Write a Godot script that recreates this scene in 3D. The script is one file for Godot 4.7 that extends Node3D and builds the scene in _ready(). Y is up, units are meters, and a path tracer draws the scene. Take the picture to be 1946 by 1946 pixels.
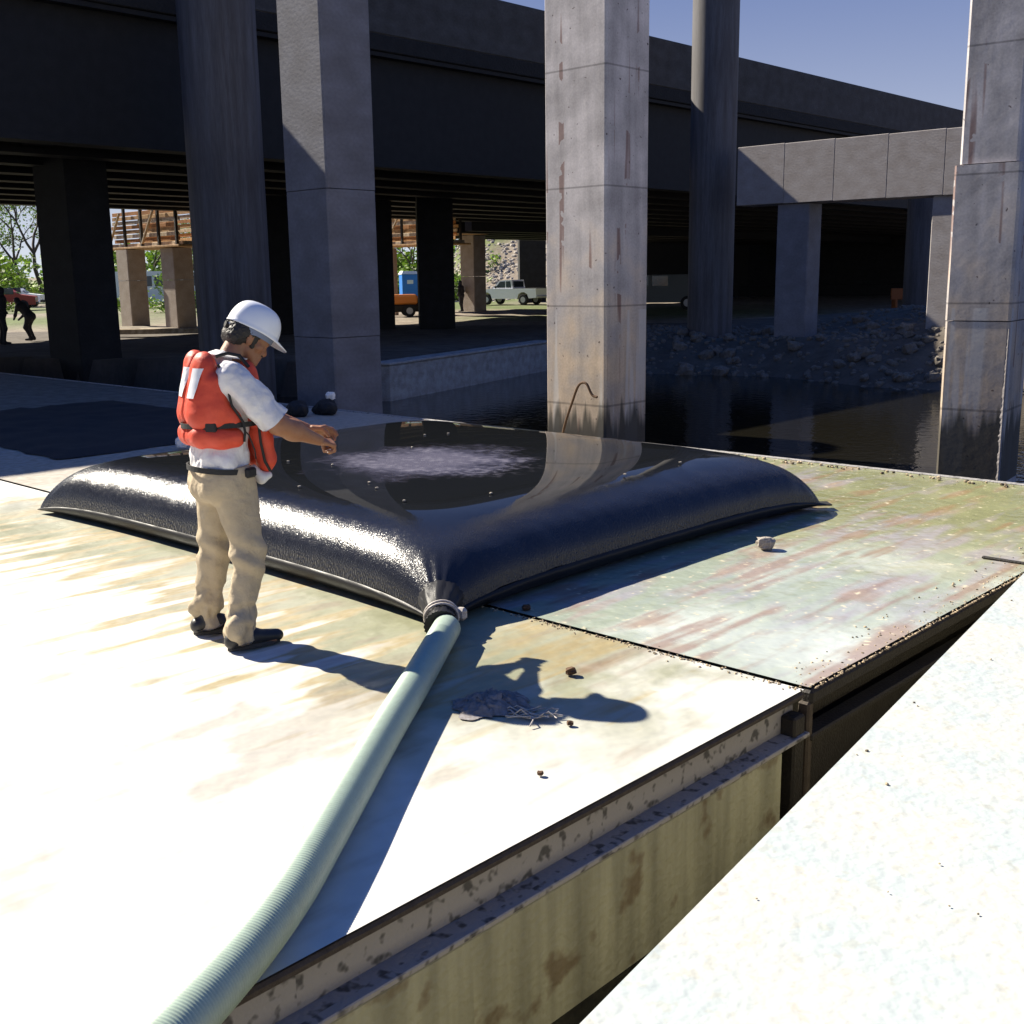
extends Node3D

# Site frame: SA runs along the seam of the barge, SB along its side (horizontal unit vectors).
const SA := Vector3(0.727, 0, 0.687)
const SB := Vector3(0.687, 0, -0.727)
const SITE_TURN := -0.7572
const WATER_Y := -0.75
var used := {}
var M := {}
var rng := RandomNumberGenerator.new()

func S(a: float, y: float, b: float) -> Vector3:
	return SA * a + SB * b + Vector3(0, y, 0)

func _ready():
	rng.seed = 7
	setup_camera_and_light()
	make_materials()
	build_ground()
	build_bridge()
	build_barges()
	build_far_bank()
	build_bag()
	build_person()
	build_small_things()

func setup_camera_and_light():
	var cam := Camera3D.new()
	cam.name = "camera"
	var pitch := deg_to_rad(11.7)
	var roll := 0.014
	var f := Vector3(0, -sin(pitch), -cos(pitch))
	var u := Vector3(0, cos(pitch), -sin(pitch))
	var r := Vector3.RIGHT
	var r2 := r * cos(roll) - u * sin(roll)
	var u2 := u * cos(roll) + r * sin(roll)
	cam.transform = Transform3D(Basis(r2, u2, -f), Vector3(0, 1.9, 0))
	cam.fov = 48.70
	cam.near = 0.1
	cam.far = 1500.0
	add_child(cam)
	cam.current = true
	var env := Environment.new()
	var sky := Sky.new()
	var sm := ProceduralSkyMaterial.new()
	sm.sky_top_color = Color(0.20, 0.37, 0.68)
	sm.sky_horizon_color = Color(0.93, 0.96, 1.0)
	sm.sky_curve = 0.10
	sm.ground_bottom_color = Color(0.2, 0.19, 0.17)
	sm.ground_horizon_color = Color(0.6, 0.65, 0.7)
	sm.sky_energy_multiplier = 0.66
	sky.sky_material = sm
	env.background_mode = Environment.BG_SKY
	env.sky = sky
	env.ambient_light_source = Environment.AMBIENT_SOURCE_SKY
	env.tonemap_mode = Environment.TONE_MAPPER_LINEAR
	env.tonemap_exposure = 2.3
	env.sdfgi_enabled = true
	env.ssao_enabled = true
	env.ssil_enabled = true
	var we := WorldEnvironment.new()
	we.name = "environment"
	we.environment = env
	add_child(we)
	var sun := DirectionalLight3D.new()
	sun.name = "sun"
	sun.light_energy = 1.6
	sun.light_color = Color(1.0, 0.965, 0.90)
	sun.light_angular_distance = 0.5
	sun.shadow_enabled = true
	var el := deg_to_rad(38.3)
	var from := Vector3(-0.824 * cos(el), sin(el), -0.567 * cos(el))
	sun.transform = Transform3D(Basis.looking_at(-from, Vector3.UP), Vector3.ZERO)
	add_child(sun)

# ---------------------------------------------------------------- names and tags
func numbered(called: String) -> String:
	if not used.has(called):
		used[called] = 0
		return called
	used[called] += 1
	return "%s_%03d" % [called, used[called]]

func tag(o: Node, label := "", category := "", group := "", kind := "") -> Node:
	if label: o.set_meta("label", label)
	if category: o.set_meta("category", category)
	if group: o.set_meta("group", group)
	if kind: o.set_meta("kind", kind)
	return o

func thing(called: String, label: String, category: String, at := Vector3.ZERO, turn := 0.0, group := "") -> Node3D:
	var o := Node3D.new()
	o.name = numbered(called)
	o.position = at
	o.rotation.y = turn
	add_child(o)
	tag(o, label, category, group)
	return o

func put(called: String, mesh: Mesh, m: Material, parent: Node = null) -> MeshInstance3D:
	var o := MeshInstance3D.new()
	o.mesh = mesh
	o.material_override = m
	if parent == null:
		o.name = numbered(called)
		add_child(o)
	else:
		var n := called
		var k := 0
		while parent.has_node(NodePath(n)):
			k += 1
			n = "%s_%03d" % [called, k]
		o.name = n
		parent.add_child(o)
	return o

func copy_of(o: Node3D, at: Vector3, turn: float, label: String, group := "") -> Node3D:
	var c: Node3D = o.duplicate()
	var base := String(o.name)
	if base.length() > 4 and base[base.length() - 4] == "_" and base.right(3).is_valid_int():
		base = base.left(base.length() - 4)
	c.name = numbered(base)
	add_child(c)
	c.position = at
	c.rotation.y = turn
	c.set_meta("label", label)
	if group: c.set_meta("group", group)
	return c

# ---------------------------------------------------------------- mesh helpers
func tool() -> SurfaceTool:
	var st := SurfaceTool.new()
	st.begin(Mesh.PRIMITIVE_TRIANGLES)
	return st

func done(st: SurfaceTool) -> ArrayMesh:
	st.generate_normals()
	return st.commit()

func tri(st: SurfaceTool, a: Vector3, b: Vector3, c: Vector3):
	st.add_vertex(a); st.add_vertex(b); st.add_vertex(c)

func quad(st: SurfaceTool, a: Vector3, b: Vector3, c: Vector3, d: Vector3):
	tri(st, a, b, c); tri(st, a, c, d)

func box(st: SurfaceTool, c: Vector3, size: Vector3, basis := Basis.IDENTITY, bev := 0.0):
	st.set_smooth_group(-1)
	var h := size * 0.5
	var b: float = min(bev, min(h.x, min(h.y, h.z)) * 0.9)
	var ax := [Vector3.RIGHT, Vector3.UP, Vector3.BACK]
	for i in 3:
		for sg in [-1.0, 1.0]:
			var n: Vector3 = ax[i] * sg
			var u: Vector3 = ax[(i + 1) % 3]
			var v: Vector3 = ax[(i + 2) % 3] * sg
			var hn: float = h[i]
			var hu: float = h[(i + 1) % 3] - b
			var hv: float = h[(i + 2) % 3] - b
			var p := []
			for q in [[-1, -1], [-1, 1], [1, 1], [1, -1]]:
				p.append(c + basis * (n * hn + u * hu * q[0] + v * hv * q[1]))
			quad(st, p[0], p[1], p[2], p[3])
	if b <= 0.0:
		return
	for i in 3:   # edges running along axis i
		var j := (i + 1) % 3
		var k := (i + 2) % 3
		for sj in [-1.0, 1.0]:
			for sk in [-1.0, 1.0]:
				var e0: Vector3 = ax[i] * (h[i] - b)
				var pj: Vector3 = ax[j] * sj * h[j] + ax[k] * sk * (h[k] - b)
				var pk: Vector3 = ax[j] * sj * (h[j] - b) + ax[k] * sk * h[k]
				var a0 := c + basis * (pj - e0)
				var a1 := c + basis * (pj + e0)
				var b0 := c + basis * (pk - e0)
				var b1 := c + basis * (pk + e0)
				if sj * sk > 0: quad(st, a0, a1, b1, b0)
				else: quad(st, a0, b0, b1, a1)
	for sx in [-1.0, 1.0]:
		for sy in [-1.0, 1.0]:
			for sz in [-1.0, 1.0]:
				var px := c + basis * Vector3(sx * h.x, sy * (h.y - b), sz * (h.z - b))
				var py := c + basis * Vector3(sx * (h.x - b), sy * h.y, sz * (h.z - b))
				var pz := c + basis * Vector3(sx * (h.x - b), sy * (h.y - b), sz * h.z)
				if sx * sy * sz > 0: tri(st, px, pz, py)
				else: tri(st, px, py, pz)

func box_mesh(c: Vector3, size: Vector3, bev := 0.0, basis := Basis.IDENTITY) -> ArrayMesh:
	var st := tool()
	box(st, c, size, basis, bev)
	return done(st)

func bar(st: SurfaceTool, p: Vector3, q: Vector3, w: float, h: float, bev := 0.004, up := Vector3.UP):
	var d := q - p
	var z := d.normalized()
	if abs(z.dot(up)) > 0.98: up = Vector3.RIGHT
	var x := up.cross(z).normalized()
	var y := z.cross(x)
	box(st, (p + q) * 0.5, Vector3(w, h, d.length()), Basis(x, y, z), bev)

# closed rings joined into a skin; caps close the ends
func loft(st: SurfaceTool, rings: Array, caps := true, smooth := true):
	st.set_smooth_group(0 if smooth else -1)
	var n: int = rings[0].size()
	for i in rings.size() - 1:
		var r0: PackedVector3Array = rings[i]
		var r1: PackedVector3Array = rings[i + 1]
		for k in n:
			var k2 := (k + 1) % n
			quad(st, r0[k], r1[k], r1[k2], r0[k2])
	if caps:
		st.set_smooth_group(-1)
		for e in [0, rings.size() - 1]:
			var r: PackedVector3Array = rings[e]
			var m := Vector3.ZERO
			for p in r: m += p
			m /= n
			for k in n:
				var k2 := (k + 1) % n
				if e == 0: tri(st, m, r[k], r[k2])
				else: tri(st, m, r[k2], r[k])

func tube(st: SurfaceTool, pts: Array, radii, sides := 12, caps := true):
	var rings := []
	var n := Vector3.ZERO
	for i in pts.size():
		var d: Vector3 = pts[min(i + 1, pts.size() - 1)] - pts[max(i - 1, 0)]
		d = d.normalized()
		if i == 0:
			n = d.cross(Vector3.UP)
			if n.length() < 0.1: n = d.cross(Vector3.RIGHT)
		n = (n - d * n.dot(d)).normalized()
		var b := d.cross(n)
		var r: float = radii if (radii is float or radii is int) else radii[i]
		var ring := PackedVector3Array()
		for k in sides:
			var t := TAU * k / sides
			ring.append(pts[i] + (n * cos(t) + b * sin(t)) * r)
		rings.append(ring)
	loft(st, rings, caps)

func tube_mesh(pts: Array, radii, sides := 12) -> ArrayMesh:
	var st := tool()
	tube(st, pts, radii, sides)
	return done(st)

# outline in x and y, drawn out along z
func prism(st: SurfaceTool, pts: Array, z0: float, z1: float, basis := Basis.IDENTITY, at := Vector3.ZERO):
	st.set_smooth_group(-1)
	var pv := PackedVector2Array(pts)
	if Geometry2D.is_polygon_clockwise(pv): pv.reverse()
	var n := pv.size()
	for k in n:
		var p := pv[k]
		var q := pv[(k + 1) % n]
		quad(st, at + basis * Vector3(p.x, p.y, z1), at + basis * Vector3(p.x, p.y, z0), at + basis * Vector3(q.x, q.y, z0), at + basis * Vector3(q.x, q.y, z1))
	var idx := Geometry2D.triangulate_polygon(pv)
	for t in range(0, idx.size(), 3):
		var a := pv[idx[t]]; var b := pv[idx[t + 1]]; var c := pv[idx[t + 2]]
		if (b - a).cross(c - a) < 0:
			var s := b; b = c; c = s
		tri(st, at + basis * Vector3(a.x, a.y, z1), at + basis * Vector3(c.x, c.y, z1), at + basis * Vector3(b.x, b.y, z1))
		tri(st, at + basis * Vector3(a.x, a.y, z0), at + basis * Vector3(b.x, b.y, z0), at + basis * Vector3(c.x, c.y, z0))

func prism_mesh(pts: Array, z0: float, z1: float) -> ArrayMesh:
	var st := tool()
	prism(st, pts, z0, z1)
	return done(st)

# lumpy stone
func stone_mesh(sd: int, size: Vector3, sub := 8) -> ArrayMesh:
	var st := tool()
	var n := FastNoiseLite.new()
	n.seed = sd; n.frequency = 0.9
	var rings := []
	for i in sub + 1:
		var ring := PackedVector3Array()
		var ph := PI * (0.02 + 0.96 * i / sub)
		for k in sub + 3:
			var t := TAU * k / (sub + 3)
			var d := Vector3(sin(ph) * cos(t), cos(ph), sin(ph) * sin(t))
			var q := d
			q = Vector3(sign(q.x) * pow(abs(q.x), 0.75), sign(q.y) * pow(abs(q.y), 0.75), sign(q.z) * pow(abs(q.z), 0.75))
			ring.append(q * size * 0.5 * (0.85 + 0.4 * n.get_noise_3dv(d * 1.6 + Vector3(sd, 0, 0))))
		rings.append(ring)
	loft(st, rings, true, false)
	return done(st)

# ---------------------------------------------------------------- materials
func lin(r: float, g: float, b: float) -> Color:
	return Color(r, g, b).linear_to_srgb()

func noise_bytes(w: int, h: int, freq: float, sd: int, oct := 4, sx := 1, sy := 1, cellular := false) -> PackedByteArray:
	var n := FastNoiseLite.new()
	n.seed = sd
	n.noise_type = FastNoiseLite.TYPE_CELLULAR if cellular else FastNoiseLite.TYPE_SIMPLEX_SMOOTH
	n.frequency = freq
	n.fractal_octaves = oct
	n.fractal_type = FastNoiseLite.FRACTAL_FBM
	var im := n.get_image(w / sx, h / sy)
	if sx > 1 or sy > 1: im.resize(w, h, Image.INTERPOLATE_CUBIC)
	im.convert(Image.FORMAT_L8)
	return im.get_data()

func tex_of(w: int, h: int, data: PackedByteArray, fmt := Image.FORMAT_RGB8) -> ImageTexture:
	var im := Image.create_from_data(w, h, false, fmt, data)
	return ImageTexture.create_from_image(im)

func grain_texture(size: int, sd: int, lo: int, hi: int, warm := 0.0, streak := 1) -> ImageTexture:
	var n1 := FastNoiseLite.new()
	n1.seed = sd; n1.frequency = 0.012; n1.fractal_octaves = 5
	var n2 := FastNoiseLite.new()
	n2.seed = sd + 5; n2.frequency = 0.09; n2.fractal_octaves = 3
	var a := n1.get_seamless_image(size, size); a.convert(Image.FORMAT_L8)
	var b := n2.get_seamless_image(size, size / streak); b.resize(size, size, Image.INTERPOLATE_CUBIC); b.convert(Image.FORMAT_L8)
	var da := a.get_data()
	var db := b.get_data()
	var out := PackedByteArray()
	out.resize(size * size * 3)
	for i in size * size:
		var v := lo + (hi - lo) * (da[i] * 0.6 + db[i] * 0.4) / 255.0
		out[i * 3] = int(v)
		out[i * 3 + 1] = int(v * (1.0 - warm * 0.5 * (255 - da[i]) / 255.0))
		out[i * 3 + 2] = int(v * (1.0 - warm * (255 - da[i]) / 255.0))
	return tex_of(size, size, out)

func bump_texture(size: int, sd: int, freq: float, oct: int, depth: float, cellular := false) -> ImageTexture:
	var n := FastNoiseLite.new()
	n.seed = sd; n.frequency = freq; n.fractal_octaves = oct
	if cellular:
		n.noise_type = FastNoiseLite.TYPE_CELLULAR
	var im := n.get_seamless_image(size, size)
	im.convert(Image.FORMAT_RGBA8)
	im.bump_map_to_normal_map(depth)
	return ImageTexture.create_from_image(im)

func crease_texture(size: int, sd: int) -> ImageTexture:
	var n := FastNoiseLite.new()
	n.seed = sd; n.frequency = 0.012; n.fractal_octaves = 3
	n.fractal_type = FastNoiseLite.FRACTAL_RIDGED
	n.noise_type = FastNoiseLite.TYPE_SIMPLEX_SMOOTH
	n.domain_warp_enabled = true
	n.domain_warp_amplitude = 40.0
	n.domain_warp_frequency = 0.01
	var im := n.get_seamless_image(size, size)
	im.convert(Image.FORMAT_RGBA8)
	im.bump_map_to_normal_map(8.0)
	return ImageTexture.create_from_image(im)

func mat(c: Color, rough := 0.8, tex: Texture2D = null, scale := 1.0, bump: Texture2D = null, bump_amount := 1.0, world := false) -> StandardMaterial3D:
	var m := StandardMaterial3D.new()
	m.albedo_color = c
	m.roughness = rough
	if tex:
		m.albedo_texture = tex
	if bump:
		m.normal_enabled = true
		m.normal_texture = bump
		m.normal_scale = bump_amount
	if tex or bump:
		m.uv1_triplanar = true
		m.uv1_world_triplanar = world
		m.uv1_scale = Vector3.ONE * scale
	return m

func make_materials():
	var mottle := grain_texture(512, 3, 150, 255, 0.10)
	var streaky := grain_texture(512, 9, 140, 255, 0.12)
	var fine := bump_texture(512, 21, 0.08, 4, 3.0)
	var coarse := bump_texture(512, 22, 0.02, 5, 6.0)
	var weave := bump_texture(256, 25, 0.16, 2, 2.0)
	var cloth := grain_texture(512, 33, 222, 255, 0.02)
	M.mottle = mottle; M.fine = fine; M.coarse = coarse; M.weave = weave
	M.concrete = column_material()
	M.concrete_plain = mat(lin(0.40, 0.375, 0.37), 0.85, grain_texture(512, 37, 190, 255, 0.06), 0.35, fine, 0.15, true)
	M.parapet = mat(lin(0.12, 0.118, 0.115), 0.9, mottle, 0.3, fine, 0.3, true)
	M.shaded_pier = mat(lin(0.25, 0.25, 0.275), 0.85, grain_texture(512, 38, 185, 255, 0.04), 0.3, fine, 0.15, true)  # pier concrete with the shade worked into its blue-grey tone
	M.shade_concrete = mat(lin(0.028, 0.028, 0.028), 0.9, mottle, 0.3, fine, 0.5, true)  # concrete blackened: the shade under the bridge is in its colour
	M.quay = mat(lin(0.55, 0.57, 0.58), 0.8, mottle, 0.5, fine, 0.5, true)
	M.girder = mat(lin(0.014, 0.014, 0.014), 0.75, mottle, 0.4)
	M.casing = mat(lin(0.16, 0.16, 0.175), 0.7, streaky, 0.5)
	M.casing.uv1_scale = Vector3(0.9, 0.06, 0.9)
	M.water = water_material()
	M.ground = mat(Color.WHITE, 0.95, mottle, 0.2, coarse, 0.6, true)
	M.ground.vertex_color_use_as_albedo = true
	M.rock = mat(lin(0.24, 0.22, 0.19), 0.9, mottle, 0.8, fine, 0.6)
	M.lip = mat(lin(0.10, 0.08, 0.06), 0.8, mottle, 3.0, fine, 0.8)
	M.hull_white = mat(lin(0.46, 0.45, 0.40), 0.7, rust_texture(), 0.4)
	M.steel_dark = mat(lin(0.030, 0.026, 0.020), 0.75, mottle, 1.2, fine, 0.7)
	M.steel_side = mat(lin(0.40, 0.41, 0.335), 0.7, rust_texture(), 0.45, fine, 0.4)
	M.steel_ledge = mat(lin(0.45, 0.45, 0.44), 0.75, splotch_texture(), 0.7, fine, 0.4)
	M.rust = mat(lin(0.16, 0.085, 0.04), 0.85, mottle, 6.0, fine, 1.0)
	M.white_paint = mat(lin(0.50, 0.505, 0.485), 0.6, pale_deck_texture(), 0.35, fine, 0.25)
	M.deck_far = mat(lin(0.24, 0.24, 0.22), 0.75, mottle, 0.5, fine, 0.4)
	M.crumb = mat(Color.WHITE, 0.9)
	M.crumb.vertex_color_use_as_albedo = true
	M.black_cloth = mat(lin(0.016, 0.016, 0.018), 0.8, null, 1.0, fine, 0.5)
	M.black_rubber = mat(lin(0.018, 0.017, 0.016), 0.6, mottle, 3.0)
	M.skin = mat(lin(0.36, 0.165, 0.085), 0.5, cloth, 5.0, fine, 0.15)
	M.skin.subsurf_scatter_enabled = true
	M.skin.subsurf_scatter_strength = 0.15
	M.hair = mat(lin(0.03, 0.026, 0.024), 0.6, mottle, 30.0, fine, 1.0)
	var crease := crease_texture(512, 27)
	M.shirt = mat(lin(0.80, 0.79, 0.80), 0.9, cloth, 1.6, crease, 0.45)
	M.khaki = mat(lin(0.50, 0.41, 0.275), 0.9, cloth, 1.8, crease, 0.55)
	M.vest = mat(lin(0.72, 0.072, 0.028), 0.55, cloth, 2.2, crease, 0.25)
	M.patch = mat(lin(0.75, 0.76, 0.78), 0.35)
	M.strap = mat(lin(0.012, 0.012, 0.012), 0.7)
	M.helmet = mat(lin(0.78, 0.80, 0.83), 0.28)
	M.helmet.clearcoat_enabled = true
	M.band = mat(lin(0.16, 0.20, 0.30), 0.5)
	M.shoe = mat(lin(0.02, 0.019, 0.018), 0.45)
	M.sole = mat(lin(0.05, 0.045, 0.04), 0.8)
	M.hose = mat(lin(0.40, 0.51, 0.42), 0.42, cloth, 3.0)
	M.clamp = mat(lin(0.75, 0.72, 0.68), 0.5, mottle, 8.0)
	M.glass = mat(lin(0.03, 0.04, 0.05), 0.08)
	M.wood = mat(lin(0.70, 0.44, 0.20), 0.8, streaky, 0.5)
	M.wood_pale = mat(lin(0.80, 0.68, 0.50), 0.8, streaky, 0.7)
	M.wood_orange = mat(lin(0.62, 0.28, 0.08), 0.8, streaky, 0.6)
	M.car_white = mat(lin(0.84, 0.85, 0.88), 0.3)
	M.car_red = mat(lin(0.4, 0.05, 0.04), 0.3)
	M.car_blue = mat(lin(0.06, 0.12, 0.3), 0.3)
	M.tyre = mat(lin(0.02, 0.02, 0.02), 0.9)
	M.chrome = mat(lin(0.5, 0.5, 0.5), 0.35)
	M.lamp_glass = mat(lin(0.7, 0.7, 0.65), 0.2)
	M.toilet_blue = mat(lin(0.03, 0.20, 0.62), 0.5)
	M.dim_orange = mat(lin(0.28, 0.085, 0.02), 0.8)
	M.orange = mat(lin(0.75, 0.24, 0.04), 0.6)
	M.bark = mat(lin(0.13, 0.11, 0.09), 0.9, streaky, 0.8)
	M.leaf = mat(lin(0.10, 0.15, 0.035), 0.7)
	M.leaf.vertex_color_use_as_albedo = true
	M.leaf.albedo_color = Color.WHITE
	M.leaf.backlight_enabled = true
	M.leaf.backlight = Color(0.5, 0.6, 0.25)
	M.silhouette = mat(lin(0.03, 0.03, 0.035), 0.9)
	M.foam = mat(lin(0.78, 0.78, 0.76), 0.7)
	M.pebble = mat(lin(0.55, 0.52, 0.46), 0.85, mottle, 8.0, fine, 0.8)
	M.grass = mat(Color.WHITE, 0.9)
	M.grass.vertex_color_use_as_albedo = true

func water_material() -> StandardMaterial3D:
	var m := mat(lin(0.011, 0.010, 0.007), 0.06)
	m.normal_enabled = true
	m.normal_texture = bump_texture(512, 41, 0.02, 4, 3.0)
	m.normal_scale = 0.22
	m.uv1_triplanar = true
	m.uv1_world_triplanar = true
	m.uv1_scale = Vector3.ONE * 0.35
	return m

# stains, lift lines and bug holes of a cast pier; u runs round it (4.2 m), v down from 8 m
func column_material() -> StandardMaterial3D:
	var w := 768
	var h := 1536
	var mo := noise_bytes(w, h, 0.008, 11, 5)
	var st := noise_bytes(w, h, 0.03, 12, 4, 1, 16)
	var st2 := noise_bytes(w, h, 0.02, 13, 3, 1, 24)
	var gr := noise_bytes(w, h, 0.15, 14, 3)
	var sp := noise_bytes(w, h, 0.06, 15, 2)
	var out := PackedByteArray()
	out.resize(w * h * 3)
	for y in h:
		var yy := 7.5 - 8.0 * y / h          # height in metres
		var lift: float = 1.0
		for ly in [0.35, 1.55, 2.95, 4.3, 5.6]:
			var dl: float = abs(yy - ly)
			if dl < 0.012: lift = 0.78
		for x in w:
			var i := y * w + x
			var m := mo[i] / 255.0
			var s := st[i] / 255.0
			var v := 0.69 + 0.20 * (m - 0.5) + 0.10 * (s - 0.5) + 0.08 * (gr[i] / 255.0 - 0.5)
			var r := v
			var g := v * 0.97
			var b := v * 0.97
			# brown weathering below about two metres
			var low: float = clampf((2.3 - yy) * 0.5 + (m - 0.5) * 1.2, 0.0, 1.0)
			r = lerpf(r, r * 0.98, low); g = lerpf(g, g * 0.91, low); b = lerpf(b, b * 0.80, low)
			# rust runs and pale lime runs
			var d := st2[i] / 255.0
			if d > 0.73 and m > 0.48:
				var k: float = clampf((d - 0.73) * 6.0, 0, 0.5)
				r = lerpf(r, 0.34, k); g = lerpf(g, 0.20, k); b = lerpf(b, 0.17, k)
			if d < 0.32 and yy < 1.5:
				var k2: float = clampf((0.32 - d) * 5.0, 0, 0.5)
				r = lerpf(r, 0.78, k2); g = lerpf(g, 0.78, k2); b = lerpf(b, 0.78, k2)
			# dark tide mark
			var tide: float = clampf((0.32 + (s - 0.5) * 0.5 - yy) * 5.0, 0.0, 1.0) * 0.72
			r = lerpf(r, 0.17, tide); g = lerpf(g, 0.165, tide); b = lerpf(b, 0.14, tide)
			# bug holes
			if sp[i] > 226:
				r *= 0.55; g *= 0.52; b *= 0.52
			r *= lift; g *= lift; b *= lift
			out[i * 3] = int(clampf(r, 0, 1) * 255); out[i * 3 + 1] = int(clampf(g, 0, 1) * 255); out[i * 3 + 2] = int(clampf(b, 0, 1) * 255)
	var m2 := StandardMaterial3D.new()
	m2.albedo_texture = tex_of(w, h, out)
	m2.roughness = 0.85
	m2.normal_enabled = true
	var nb := FastNoiseLite.new()
	nb.seed = 31; nb.frequency = 0.05; nb.fractal_octaves = 4
	var im := nb.get_image(512, 1024); im.convert(Image.FORMAT_RGBA8); im.bump_map_to_normal_map(2.5)
	m2.normal_texture = ImageTexture.create_from_image(im)
	m2.normal_scale = 0.05
	return m2

func rust_texture() -> ImageTexture:
	var n := 512
	var a := noise_bytes(n, n, 0.012, 51, 5)
	var s := noise_bytes(n, n, 0.03, 52, 4, 1, 12)
	var out := PackedByteArray(); out.resize(n * n * 3)
	for i in n * n:
		var v := 0.75 + 0.25 * (s[i] / 255.0)
		var k: float = clampf((a[i] / 255.0 - 0.70) * 5.0, 0, 0.75)
		out[i * 3] = int(255 * lerpf(v, 0.52, k * 0.7)); out[i * 3 + 1] = int(255 * lerpf(v * 0.98, 0.40, k * 0.7)); out[i * 3 + 2] = int(255 * lerpf(v * 0.9, 0.30, k * 0.7))
	return tex_of(n, n, out)

func splotch_texture() -> ImageTexture:
	var n := 512
	var a := noise_bytes(n, n, 0.03, 61, 3)
	var out := PackedByteArray(); out.resize(n * n * 3)
	for i in n * n:
		var k: float = clampf((a[i] / 255.0 - 0.60) * 5.0, 0, 1.0)
		var v := lerpf(0.85, 0.45, k)
		out[i * 3] = int(255 * v); out[i * 3 + 1] = int(255 * v * 0.98); out[i * 3 + 2] = int(255 * v * 0.97)
	return tex_of(n, n, out)

func pale_deck_texture() -> ImageTexture:
	var n := 1024
	var a := noise_bytes(n, n, 0.006, 71, 5)
	var b := noise_bytes(n, n, 0.03, 72, 4)
	var c := noise_bytes(n, n, 0.05, 73, 2)
	var out := PackedByteArray(); out.resize(n * n * 3)
	for i in n * n:
		var m := a[i] / 255.0
		m = clampf((m - 0.5) * 2.2 + 0.5, 0.0, 1.0)
		var r := lerpf(0.93, 1.0, m); var g := lerpf(0.97, 1.0, m); var bl := lerpf(0.98, 0.98, m)
		var k: float = clampf((b[i] / 255.0 - 0.68) * 1.2, 0, 0.12)
		r = lerpf(r, 0.82, k); g = lerpf(g, 0.70, k); bl = lerpf(bl, 0.52, k)
		if c[i] > 246: r *= 0.8; g *= 0.7; bl *= 0.6
		out[i * 3] = int(255 * r); out[i * 3 + 1] = int(255 * g); out[i * 3 + 2] = int(255 * bl)
	return tex_of(n, n, out)

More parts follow.
